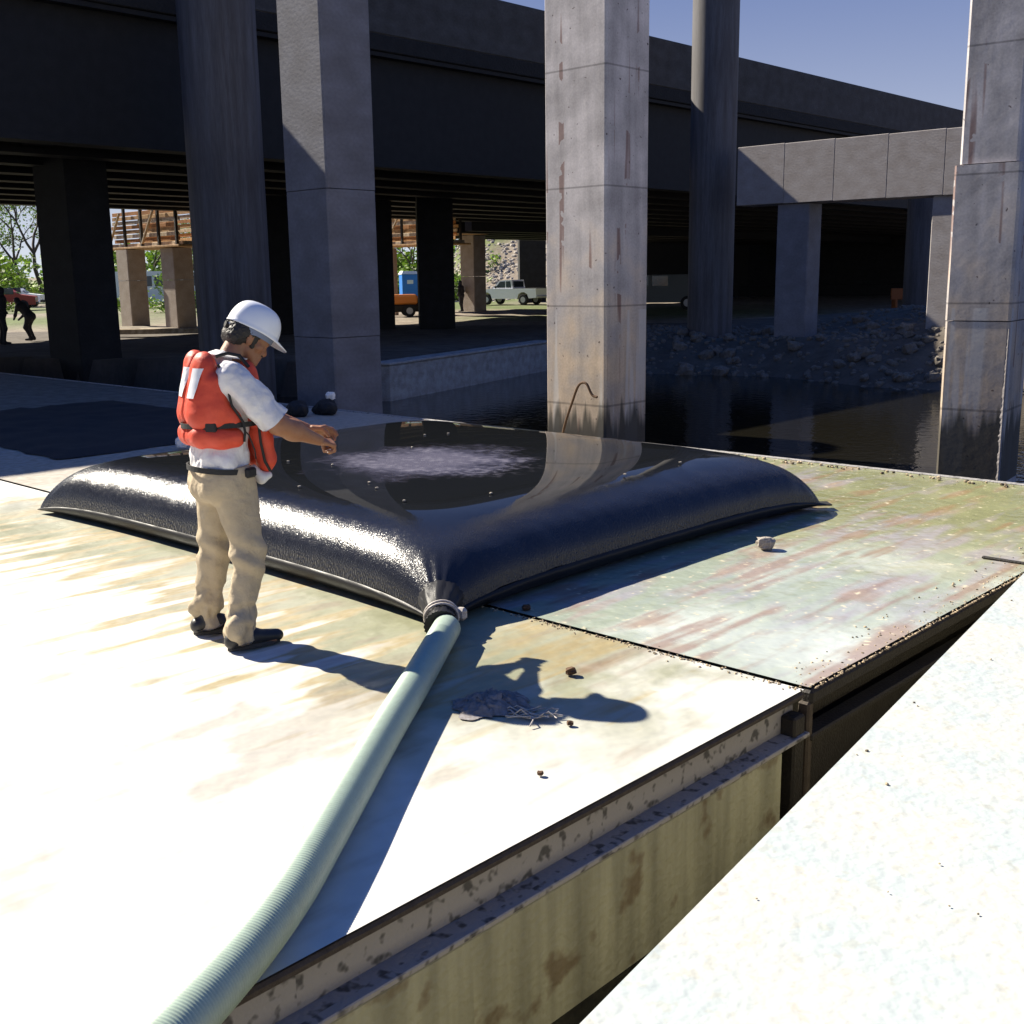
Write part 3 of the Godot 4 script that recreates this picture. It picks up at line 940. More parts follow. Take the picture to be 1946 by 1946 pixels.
# x forward, z across; profile is the side outline
func pickup(label: String, at: Vector3, turn: float):
	var t := thing("pickup_truck", label, "pickup truck", at, turn)
	var bodyp := [Vector2(2.55, 0.45), Vector2(2.62, 0.72), Vector2(2.5, 0.98), Vector2(1.15, 1.12), Vector2(-2.55, 1.10), Vector2(-2.58, 0.5), Vector2(-1.95, 0.45), Vector2(-1.85, 0.72), Vector2(-1.6, 0.86), Vector2(-1.35, 0.86), Vector2(-1.1, 0.72), Vector2(-1.0, 0.42), Vector2(1.15, 0.42), Vector2(1.25, 0.72), Vector2(1.5, 0.86), Vector2(1.75, 0.86), Vector2(2.0, 0.72), Vector2(2.1, 0.45)]
	var st := tool()
	prism(st, bodyp, -0.88, 0.88)
	put("body", done(st), M.car_white, t)
	var cab := tool()
	prism(cab, [Vector2(1.15, 1.12), Vector2(0.55, 1.66), Vector2(-0.42, 1.70), Vector2(-0.55, 1.11)], -0.76, 0.76)
	var c := put("cab", done(cab), M.car_white, t)
	for s in [-1.0, 1.0]:
		var w := tool()
		prism(w, [Vector2(0.92, 1.16), Vector2(0.5, 1.58), Vector2(0.08, 1.60), Vector2(0.08, 1.16)], s * 0.765 - 0.006, s * 0.765 + 0.006)
		prism(w, [Vector2(0.0, 1.16), Vector2(0.0, 1.60), Vector2(-0.36, 1.61), Vector2(-0.44, 1.16)], s * 0.765 - 0.006, s * 0.765 + 0.006)
		put("window", done(w), M.glass, c)
	var ws := tool()
	bar(ws, Vector3(1.08, 1.2, 0), Vector3(0.62, 1.62, 0), 1.38, 0.02)
	put("windscreen", done(ws), M.glass, c)
	put("rear_window", box_mesh(Vector3(-0.49, 1.4, 0), Vector3(0.08, 0.4, 1.2)), M.glass, c)
	var bed := tool()
	box(bed, Vector3(-1.55, 1.0, 0), Vector3(1.9, 0.26, 1.5))
	put("bed", done(bed), M.steel_dark, t)
	put("bumper", box_mesh(Vector3(2.62, 0.55, 0), Vector3(0.14, 0.2, 1.7), 0.04), M.chrome, t)
	put("bumper", box_mesh(Vector3(-2.62, 0.55, 0), Vector3(0.12, 0.18, 1.7), 0.04), M.chrome, t)
	for s in [-1.0, 1.0]:
		put("headlight", box_mesh(Vector3(2.55, 0.82, s * 0.68), Vector3(0.08, 0.16, 0.3), 0.02), M.lamp_glass, t)
		put("mirror", box_mesh(Vector3(0.75, 1.22, s * 0.98), Vector3(0.1, 0.16, 0.16), 0.03), M.steel_dark, t)
		wheel(t, Vector3(1.62, 0.36, s * 0.78), 0.36, 0.22)
		wheel(t, Vector3(-1.48, 0.36, s * 0.78), 0.36, 0.22)

func van(called: String, label: String, category: String, at: Vector3, turn: float, len: float, h: float, paint: Material, nose: float, windows: int):
	var t := thing(called, label, category, at, turn)
	var hx := len * 0.5
	var st := tool()
	prism(st, [Vector2(hx, 0.4), Vector2(hx, 1.0), Vector2(hx - nose, 1.15), Vector2(hx - nose - 0.5, h), Vector2(-hx + 0.1, h), Vector2(-hx, h - 0.15), Vector2(-hx, 0.4)], -0.95, 0.95)
	put("body", done(st), paint, t)
	for s in [-1.0, 1.0]:
		for k in windows:
			var x := hx - nose - 0.75 - k * 1.05
			if x < -hx + 0.6: break
			put("window", box_mesh(Vector3(x, h * 0.5 + 0.62, s * 0.955), Vector3(0.85, h * 0.28, 0.02)), M.glass, t)
		wheel(t, Vector3(hx - 0.85, 0.38, s * 0.85), 0.38, 0.24)
		wheel(t, Vector3(-hx + 0.9, 0.38, s * 0.85), 0.38, 0.24)
		put("headlight", box_mesh(Vector3(hx + 0.01, 0.8, s * 0.7), Vector3(0.06, 0.18, 0.3), 0.02), M.lamp_glass, t)
	var ws := tool()
	bar(ws, Vector3(hx - nose + 0.02, 1.22, 0), Vector3(hx - nose - 0.44, h - 0.12, 0), 1.6, 0.03)
	put("windscreen", done(ws), M.glass, t)
	put("bumper", box_mesh(Vector3(hx, 0.5, 0), Vector3(0.12, 0.2, 1.8), 0.04), M.steel_dark, t)

func far_person(label: String, at: Vector3, turn: float, pose: int):
	var J := {}
	var t := thing("person", label, "person", at, turn)
	var bones := []
	if pose == 0:
		bones = [[Vector3(0, 0.95, -0.07), Vector3(0, 0.95, 0.07), 0.14, 0.14], [Vector3(0, 0.95, 0), Vector3(0.03, 1.38, 0), 0.15, 0.17], [Vector3(0.03, 1.42, -0.16), Vector3(0.03, 1.42, 0.16), 0.07, 0.07],
			[Vector3(0, 0.9, 0.1), Vector3(0.06, 0.5, 0.12), 0.10, 0.07], [Vector3(0.06, 0.5, 0.12), Vector3(0, 0.08, 0.12), 0.065, 0.045], [Vector3(0, 0.05, 0.12), Vector3(0.17, 0.04, 0.13), 0.045, 0.04],
			[Vector3(0, 0.9, -0.1), Vector3(0.0, 0.5, -0.12), 0.10, 0.07], [Vector3(0.0, 0.5, -0.12), Vector3(-0.08, 0.08, -0.12), 0.065, 0.045], [Vector3(-0.08, 0.05, -0.12), Vector3(0.1, 0.04, -0.13), 0.045, 0.04],
			[Vector3(0.03, 1.42, 0.2), Vector3(0, 1.14, 0.26), 0.06, 0.05], [Vector3(0, 1.14, 0.26), Vector3(0.16, 0.98, 0.2), 0.045, 0.035], [Vector3(0.03, 1.42, -0.2), Vector3(0, 1.14, -0.26), 0.06, 0.05], [Vector3(0, 1.14, -0.26), Vector3(0.14, 0.95, -0.22), 0.045, 0.035],
			[Vector3(0.03, 1.45, 0), Vector3(0.05, 1.56, 0), 0.055, 0.055], [Vector3(0.05, 1.62, 0), Vector3(0.06, 1.68, 0), 0.095, 0.10]]
	else:
		bones = [[Vector3(0, 0.80, -0.07), Vector3(0, 0.80, 0.07), 0.14, 0.14], [Vector3(0, 0.80, 0), Vector3(0.28, 1.12, 0), 0.15, 0.17], [Vector3(0.3, 1.14, -0.17), Vector3(0.3, 1.14, 0.17), 0.08, 0.08],
			[Vector3(0, 0.78, 0.1), Vector3(0.2, 0.46, 0.16), 0.10, 0.07], [Vector3(0.2, 0.46, 0.16), Vector3(0.05, 0.06, 0.18), 0.065, 0.045], [Vector3(0.05, 0.05, 0.18), Vector3(0.24, 0.04, 0.19), 0.045, 0.04],
			[Vector3(0, 0.78, -0.1), Vector3(0.1, 0.44, -0.16), 0.10, 0.07], [Vector3(0.1, 0.44, -0.16), Vector3(-0.1, 0.06, -0.18), 0.065, 0.045], [Vector3(-0.1, 0.05, -0.18), Vector3(0.1, 0.04, -0.19), 0.045, 0.04],
			[Vector3(0.32, 1.12, 0.2), Vector3(0.4, 0.84, 0.22), 0.06, 0.05], [Vector3(0.4, 0.84, 0.22), Vector3(0.55, 0.68, 0.12), 0.045, 0.035], [Vector3(0.32, 1.12, -0.2), Vector3(0.42, 0.84, -0.2), 0.06, 0.05], [Vector3(0.42, 0.84, -0.2), Vector3(0.56, 0.7, -0.1), 0.045, 0.035],
			[Vector3(0.32, 1.16, 0), Vector3(0.40, 1.25, 0), 0.055, 0.055], [Vector3(0.43, 1.30, 0), Vector3(0.45, 1.34, 0), 0.095, 0.10]]
	put("body", mesh_of(sdf_arrays(bones, 45.0, 0.022)), M.silhouette, t)

func tree(label: String, at: Vector3, h: float, sd: int, leafy: float, group := "trees beyond the bridge"):
	var r := RandomNumberGenerator.new(); r.seed = sd
	var t := thing("tree", label, "tree", at, r.randf() * TAU, group)
	var st := tool()
	var tips := []
	limb(st, r, Vector3.ZERO, Vector3(r.randf_range(-0.1, 0.1), 1, r.randf_range(-0.1, 0.1)).normalized(), h * 0.36, h * 0.02, 0, tips)
	put("trunk", done(st), M.bark, t)
	var lf := tool()
	lf.set_smooth_group(-1)
	for tp in tips:
		var shade := r.randf_range(0.6, 1.3)
		for k in int(26 * leafy):
			var p: Vector3 = tp + Vector3(r.randfn(), r.randfn() * 0.8, r.randfn()) * h * 0.045
			var s := r.randf_range(0.5, 1.0) * h * 0.014
			var u := Vector3(r.randfn(), r.randfn(), r.randfn()).normalized() * s
			var v := Vector3(r.randfn(), r.randfn(), r.randfn()).normalized() * s
			var v2 := r.randf_range(0.75, 1.25) * shade
			lf.set_color(Color(0.20, 0.26, 0.06) * v2)
			tri(lf, p - u, p + v, p + u)
			lf.set_color(Color(0.18, 0.25, 0.065) * v2)
			tri(lf, p - u, p + u, p - v)
	var c := put("crown", done(lf), M.leaf, t)
	c.set_meta("kind", "stuff")

func limb(st: SurfaceTool, r: RandomNumberGenerator, p: Vector3, d: Vector3, len: float, rad: float, depth: int, tips: Array):
	var pts := [p]
	var q := p
	for k in 3:
		d = (d + Vector3(r.randfn(), r.randfn() * 0.4 + 0.1, r.randfn()) * 0.12).normalized()
		q += d * len / 3.0
		pts.append(q)
	tube(st, pts, [rad, rad * 0.88, rad * 0.76, rad * 0.62], 6 if depth < 2 else 4, false)
	if depth >= 2: tips.append(q)
	if depth == 4: return
	var n := 3 if depth < 3 else 2
	var a0 := r.randf() * TAU
	for k in n:
		var a := a0 + TAU * k / n + r.randf_range(-0.4, 0.4)
		var side := d.cross(Vector3(cos(a), 0.3, sin(a))).normalized()
		var nd := (d * 0.75 + side * r.randf_range(0.45, 0.8) + Vector3.UP * 0.12).normalized()
		limb(st, r, q, nd, len * r.randf_range(0.62, 0.8), rad * 0.58, depth + 1, tips)

func bush_mesh(sd: int) -> ArrayMesh:
	var r := RandomNumberGenerator.new(); r.seed = sd
	var lf := tool()
	lf.set_smooth_group(-1)
	for c in 26:
		var ce := Vector3(r.randfn() * 0.42, absf(r.randfn()) * 0.45 + 0.15, r.randfn() * 0.42)
		var shade := r.randf_range(0.55, 1.4)
		for k in 60:
			var p := ce + Vector3(r.randfn(), r.randfn(), r.randfn()) * 0.14
			var s := r.randf_range(0.03, 0.07)
			var u := Vector3(r.randfn(), r.randfn(), r.randfn()).normalized() * s
			var v := Vector3(r.randfn(), r.randfn(), r.randfn()).normalized() * s
			lf.set_color(Color(0.20, 0.27, 0.065) * shade * r.randf_range(0.8, 1.2))
			tri(lf, p - u, p + v, p + u); tri(lf, p - u, p + u, p - v)
	return done(lf)

const NTH := ["first", "second", "third", "fourth", "fifth", "sixth", "seventh", "eighth", "ninth", "tenth", "eleventh", "twelfth", "thirteenth", "fourteenth", "fifteenth", "sixteenth", "seventeenth", "eighteenth", "nineteenth", "twentieth"]
func bush_label(k: int) -> String:
	var w := ["low green bush near the cars in the leftmost opening, left of its neighbour", "low green bush near the cars in the leftmost opening, right of its neighbour", "low bush between the lit piers of the left formwork", "low bush right of the lit piers, nearer the round pier", "low bush hidden mostly by the right lit pier", "low bush in front of the bus", "bush behind the blue toilet, left one", "bush behind the blue toilet, right one", "bush left of the pale pier by the pickup", "tall bush under the bare tree at left", "tall bush behind the white van", "tall bush behind the front of the bus", "tall bush behind the rear of the bus", "bush beside the white car at far left"]
	if k < w.size(): return w[k]
	return "leafy bush in the far green row behind the vehicles, %s along it" % NTH[k - w.size()]

func build_far_bank():
	M.concrete_new = mat(lin(0.42, 0.36, 0.30), 0.85, grain_texture(256, 35, 205, 255, 0.05), 0.5, M.fine, 0.4)
	# quay wall behind the canal
	var q := thing("quay_wall", "pale blue-grey quay wall with dark weeds along the canal behind the bag", "wall", Vector3(-2.87, 0, -25.2), 0)
	var st := tool()
	var d := (Vector3(1.02, 0, -33.4) - Vector3(-2.87, 0, -25.2))
	var L := d.length()
	var turn := atan2(d.x, d.z)
	var bs := Basis(Vector3.UP, turn)
	box(st, bs * Vector3(0, -0.72, L * 0.5), Vector3(0.5, 1.50, L), bs, 0.02)
	put("wall", done(st), M.quay, q)
	st = tool()
	box(st, bs * Vector3(0, 0.07, L * 0.5), Vector3(0.56, 0.06, L + 0.1), bs, 0.015)
	put("coping", done(st), M.quay, q)
	st = tool()
	var r := RandomNumberGenerator.new(); r.seed = 3
	for k in 160:
		var p := bs * Vector3(0.27 if turn > 0 else -0.27, -0.62, r.randf() * L)
		tri(st, p, p + Vector3(r.randf_range(-0.03, 0.03), r.randf_range(0.05, 0.22), 0.02), p + Vector3(0.03, 0, 0.02))
	var gw := put("weeds", done(st), mat(lin(0.03, 0.035, 0.02), 0.9), q)
	gw.set_meta("kind", "stuff")

	formwork("orange timber formwork on two piers seen through the left opening", Vector3(-15.0, 3.33, -50.0), SITE_TURN, 5.6)
	plain_pier("lit pier under the left formwork, nearer the black pier", -16.4, -50.4, 0.95, 3.3)
	plain_pier("lit pier under the left formwork, nearer the round pier", -13.9, -48.6, 1.0, 3.3)
	formwork("orange timber formwork above the blue portable toilet", Vector3(-5.3, 3.55, -60.0), SITE_TURN, 6.5)
	plain_pier("thin brown lit pier left of the blue portable toilet", -6.05, -61.0, 0.3, 3.5)
	formwork("orange end of formwork over the pale pier by the white pickup", Vector3(-3.6, 4.3, -66.0), SITE_TURN, 4.0)
	plain_pier("pale pier half in shade left of the white pickup", -2.05, -67.0, 1.1, 4.3)

	pickup("white pickup truck parked under the bridge", Vector3(0.25, 0.06, -80.0), PI - 0.62)
	var t := thing("portable_toilet", "blue portable toilet with white roof in the middle opening", "portable toilet", Vector3(-7.3, 0.05, -84.0), 0.3)
	put("cabin", box_mesh(Vector3(0, 1.1, 0), Vector3(1.15, 2.2, 1.15), 0.04), M.toilet_blue, t)
	st = tool()
	loft(st, [PackedVector3Array([Vector3(-.62, 2.2, -.62), Vector3(.62, 2.2, -.62), Vector3(.62, 2.2, .62), Vector3(-.62, 2.2, .62)]), PackedVector3Array([Vector3(-.5, 2.42, -.5), Vector3(.5, 2.42, -.5), Vector3(.5, 2.42, .5), Vector3(-.5, 2.42, .5)])], true, false)
	put("roof", done(st), M.foam, t)
	var dr := put("door", box_mesh(Vector3(0, 1.05, 0.585), Vector3(0.8, 1.9, 0.03), 0.01), M.toilet_blue, t)
	put("sign", box_mesh(Vector3(0, 1.65, 0.605), Vector3(0.45, 0.28, 0.01)), M.foam, dr)
	put("skirt", box_mesh(Vector3(0, 0.06, 0), Vector3(1.2, 0.12, 1.2), 0.02), M.steel_dark, t)

	t = thing("compressor_trailer", "dark compressor trailer with orange hood below the blue toilet", "trailer", Vector3(-5.2, 0.05, -58.0), 0.2)
	put("frame", box_mesh(Vector3(0, 0.42, 0), Vector3(2.2, 0.35, 1.2), 0.04), M.steel_dark, t)
	put("hood", box_mesh(Vector3(-0.2, 0.85, 0), Vector3(1.5, 0.5, 1.1), 0.1), M.orange, t)
	put("panel", box_mesh(Vector3(0.75, 0.75, 0), Vector3(0.45, 0.35, 1.0), 0.05), M.steel_dark, t)
	for s in [-1.0, 1.0]: wheel(t, Vector3(0.1, 0.3, s * 0.62), 0.3, 0.18)
	put("tow_bar", box_mesh(Vector3(1.5, 0.4, 0), Vector3(0.9, 0.08, 0.08), 0.01), M.steel_dark, t)

	far_person("dark figure standing beside the pale pier near the white pickup", Vector3(-2.75, 0.0, -66.5), 2.6, 0)
	far_person("dark figure standing at the far left edge under the bridge", Vector3(-16.0, 0.05, -36.2), 0.5, 0)
	far_person("dark figure bending over beside the broad black pier", Vector3(-16.1, 0.05, -38.6), 2.9, 1)

	van("bus", "white and blue bus between the two lit piers at left", "bus", Vector3(-27.0, 0.05, -88.0), 0.15, 7.5, 2.7, M.car_white, 0.3, 5)
	van("van", "white van parked left of the lit piers", "van", Vector3(-33.0, 0.05, -92.0), 0.1, 5.2, 2.3, M.car_white, 0.8, 2)
	van("car", "white car parked on the grass at far left", "car", Vector3(-40.8, 0.05, -95.0), 0.2, 4.4, 1.55, M.car_white, 1.1, 2)
	van("car", "dark red car parked at the left edge", "car", Vector3(-36.8, 0.05, -84.0), 0.3, 4.4, 1.5, M.car_red, 1.1, 2)
	van("van", "pale van standing dim under the bridge right of the sunlit pier", "van", Vector3(8.3, 0.05, -64.0), PI - 0.15, 5.0, 1.9, mat(lin(0.13, 0.145, 0.145), 0.5), 0.8, 2)

	# two planks of lit timber lie on the ground below the left opening
	t = thing("timber_beam", "long pale timber lying on the ground below the left opening", "timber", Vector3(-12.7, 0.12, -41.0), 0.03)
	put("beam", box_mesh(Vector3(0, 0.08, 0), Vector3(4.6, 0.18, 0.4), 0.02), M.wood_pale, t)
	t = thing("orange_barrier", "dim orange barrier on the dark bank at right", "barrier", Vector3(20.0, 0.1, -57.0), 0.05)
	put("panel", box_mesh(Vector3(0, 0.75, 0), Vector3(2.2, 0.55, 0.1), 0.02), M.dim_orange, t)
	for s in [-0.9, 0.9]: put("foot", box_mesh(Vector3(s, 0.25, 0), Vector3(0.12, 0.5, 0.5), 0.02), M.dim_orange, t)

	# ladder leaning at the left formwork
	t = thing("ladder", "thin ladder leaning on the left formwork", "ladder", Vector3(-17.6, 0.0, -49.2), -0.4)
	for s in [-0.2, 0.2]:
		st = tool(); bar(st, Vector3(s - 0.25, 0, 0.6), Vector3(s + 0.1, 3.6, 0), 0.06, 0.05); put("rail", done(st), M.chrome, t)
	for k in 11:
		var f := (k + 0.5) / 11.0
		st = tool(); bar(st, Vector3(-0.45 + 0.35 * f, 3.6 * f, 0.6 * (1 - f)), Vector3(-0.05 + 0.35 * f, 3.6 * f, 0.6 * (1 - f)), 0.035, 0.035); put("rung", done(st), M.chrome, t)

	var trees := [[-42, -104, 12, 0.8, "bare grey tree in the leftmost opening, tallest there"], [-47, -112, 11, 1.2, "thin tree at the left frame edge"], [-37, -118, 9, 2.0, "green tree behind the cars at left"], [-33, -120, 8, 1.8, "green tree behind the white van"], [-25, -124, 6, 2.0, "low green tree behind the bus"], [-20, -130, 6.5, 2.0, "green tree behind the right pier of the left formwork"], [-10, -125, 8, 1.0, "thin tree behind the blue toilet"], [-7.5, -135, 7, 1.8, "green tree behind the middle opening"], [-4.0, -140, 6, 1.8, "green tree behind the pale pier"], [-29.5, -108, 5.0, 0.5, "small thin tree beside the ladder"]]
	var k := 0
	for tr in trees:
		tree(tr[4], Vector3(tr[0], 0.4, tr[1]), tr[2], 100 + k, tr[3])
		k += 1
	var bm := [bush_mesh(1), bush_mesh(2), bush_mesh(3)]
	k = 0
	for p in [[-37, -76, 1.6], [-33.5, -74, 1.3], [-21.5, -73, 1.5], [-18.2, -75, 1.2], [-16.5, -72, 1.5], [-24.5, -70, 1.3], [-9.0, -92, 2.0], [-5.0, -95, 2.2], [-3.3, -100, 2.4], [-36, -104, 3.0], [-30, -106, 3.0], [-24, -110, 3.2], [-18, -112, 3.0], [-42, -80, 2.0], [-50, -96, 3.5], [-44, -100, 3.2], [-28, -128, 5.0], [-20, -134, 5.5], [-36, -130, 5.0], [-44, -128, 5.5], [-53, -120, 5.0], [-12, -140, 5.5], [-7, -142, 5.0], [-1, -120, 3.0], [-4, -118, 3.4], [-60, -125, 5.5], [2.5, -116, 1.6], [0.5, -118, 1.8]]:
		var bt := thing("bush", bush_label(k), "bush", Vector3(p[0], 0.05, p[1]), k * 1.3, "bushes beyond the bridge")
		put("foliage", bm[k % 3], M.leaf, bt).scale = Vector3(p[2] * 1.3, p[2], p[2] * 1.3)
		(bt.get_child(0) as Node).set_meta("kind", "stuff")
		k += 1

	# broken stone on the embankment behind the pickup
	var er := RandomNumberGenerator.new(); er.seed = 19
	var en := FastNoiseLite.new(); en.seed = 5; en.frequency = 0.12; en.fractal_octaves = 4
	var em := MultiMesh.new()
	em.transform_format = MultiMesh.TRANSFORM_3D
	em.mesh = stone_mesh(301, Vector3(1.0, 0.7, 0.8), 5)
	em.instance_count = 2200
	for i in 2200:
		var x := er.randf_range(-6.0, 7.0)
		var z := -92.0 - er.randf() * 24.0
		var s := er.randf_range(0.15, 0.6)
		em.set_instance_transform(i, Transform3D(Basis.from_euler(Vector3(er.randf() * 3, er.randf() * TAU, 0)).scaled(Vector3.ONE * s), Vector3(x, ground_height(x, z, en) - 0.05, z)))
	var ei := MultiMeshInstance3D.new()
	ei.multimesh = em; ei.material_override = mat(lin(0.40, 0.36, 0.31), 0.9); ei.name = "embankment_gravel"
	add_child(ei)
	tag(ei, "pale broken stone covering the sunny embankment behind the pickup", "gravel", "", "stuff")
	# rubble on the right bank
	var rr := RandomNumberGenerator.new(); rr.seed = 91
	var shapes := []
	for s in 6: shapes.append(stone_mesh(200 + s, Vector3(1.0, 0.65, 0.8), 6))
	var nn := FastNoiseLite.new(); nn.seed = 5; nn.frequency = 0.12; nn.fractal_octaves = 4
	for i in 120:
		var x := rr.randf_range(3.0, 17.0)
		var z := shore_z(x) - 0.4 - pow(rr.randf(), 1.3) * 11.0
		var s := rr.randf_range(0.25, 0.62)
		var o := put("rubble_stone", shapes[i % 6], M.rock)
		tag(o, "grey broken stone among the rubble on the dark right bank", "stone", "rubble stones on the right bank")
		o.transform = Transform3D(Basis.from_euler(Vector3(rr.randf_range(-0.4, 0.4), rr.randf() * TAU, rr.randf_range(-0.4, 0.4))).scaled(Vector3.ONE * s), Vector3(x, ground_height(x, z, nn) + s * 0.12, z))
	var mm := MultiMesh.new()
	mm.transform_format = MultiMesh.TRANSFORM_3D
	mm.mesh = shapes[2]
	mm.instance_count = 2600
	for i in 2600:
		var x := rr.randf_range(1.5, 20.0)
		var z := shore_z(x) + 0.6 - rr.randf() * 14.0
		var s := rr.randf_range(0.06, 0.26)
		mm.set_instance_transform(i, Transform3D(Basis.from_euler(Vector3(rr.randf() * 3, rr.randf() * TAU, 0)).scaled(Vector3.ONE * s), Vector3(x, ground_height(x, z, nn), z)))
	var mi := MultiMeshInstance3D.new()
	mi.multimesh = mm; mi.material_override = M.rock; mi.name = "rubble"
	add_child(mi)
	tag(mi, "small broken rubble covering the dark right bank", "rubble", "", "stuff")

# ---------------------------------------------------------------- filled bag and hose
func bag_shape(u: float, v: float) -> Vector2:    # (height of the top, height of the side seam)
	var g := sqrt(maxf(0.0, (1.0 - pow(absf(u), 9.0)) * (1.0 - pow(absf(v), 9.0))))
	var along := (1.0 - pow(absf(u), 6.0)) + (1.0 - pow(absf(v), 6.0))
	var seam := 0.035 + 0.085 * clampf(along, 0.0, 1.0)
	return Vector2(seam + (0.50 - 0.03 * u * u - seam) * pow(g, 0.9), seam)

func bag_plan(u: float, v: float) -> Vector2:
	var k := 0.035
	return Vector2(2.47 * u * (1.0 - k * (1.0 - pow(absf(v), 2.5))), 2.15 * v * (1.0 - k * (1.0 - pow(absf(u), 2.5))))

func bag_mesh() -> ArrayMesh:
	var st := tool()
	var n := FastNoiseLite.new()
	n.seed = 17; n.frequency = 1.3; n.fractal_octaves = 3
	var N := 150
	st.set_smooth_group(0)
	var remap := func(t: float) -> float: return sin(t * PI * 0.5) * 0.8 + t * 0.2
	for i in N + 1:
		for j in N + 1:
			var u: float = remap.call(2.0 * i / N - 1.0)
			var v: float = remap.call(2.0 * j / N - 1.0)
			var p := bag_plan(u, v)
			var h := bag_shape(u, v)
			var e := maxf(absf(u), absf(v))
			var wr: float = clampf((e - 0.78) * 5.0, 0.0, 1.0)
			var rip := 0.012 * n.get_noise_2d(p.x * 1.5, p.y * 1.5) * wr
			# gathers that run into each corner
			var cr: float = clampf((absf(u) + absf(v) - 1.78) * 5.0, 0.0, 1.0)
			rip += 0.006 * cr * sin(atan2(1.02 - absf(v), 1.02 - absf(u)) * 26.0)
			st.set_uv(Vector2(float(i) / N, float(j) / N))
			st.add_vertex(Vector3(p.x, h.x + rip, p.y))
	for i in N:
		for j in N:
			var a := i * (N + 1) + j
			st.add_index(a); st.add_index(a + N + 2); st.add_index(a + 1)
			st.add_index(a); st.add_index(a + N + 1); st.add_index(a + N + 2)
	st.generate_normals()
	st.generate_tangents()
	return st.commit()

func bag_under_mesh() -> ArrayMesh:
	var st := tool()
	st.set_smooth_group(0)
	var n := FastNoiseLite.new()
	n.seed = 18; n.frequency = 2.2
	var N := 120
	var around := []
	for s in 4:
		for k in N:
			var t := -1.0 + 2.0 * k / N
			around.append([Vector2(t, 1), Vector2(1, -t), Vector2(-t, -1), Vector2(-1, t)][s])
	var prof := [[1.0, 1.0], [1.006, 0.9], [1.008, 0.72], [0.998, 0.42], [0.985, 0.16], [0.97, 0.03], [0.9, 0.01], [0.0, 0.0]]
	for k in around.size():
		for q in prof.size():
			var w: Vector2 = around[k]
			var pl := bag_plan(w.x, w.y)
			var p: Vector2 = pl * prof[q][0]
			var h := bag_shape(w.x, w.y)
			var y: float = 0.004 + (h.y - 0.004) * prof[q][1] + (0.006 * n.get_noise_2d(p.x * 2.0, p.y * 2.0) if q in [1, 2, 3] else 0.0)
			st.set_uv(Vector2((w.x + 1) * 0.5, (w.y + 1) * 0.5))
			st.add_vertex(Vector3(p.x, y, p.y))
	var m := prof.size()
	var c := around.size()
	for k in c:
		for q in m - 1:
			var a := k * m + q
			var b := ((k + 1) % c) * m + q
			st.add_index(a); st.add_index(a + 1); st.add_index(b + 1)
			st.add_index(a); st.add_index(b + 1); st.add_index(b)
	st.generate_normals()
	st.generate_tangents()
	return st.commit()

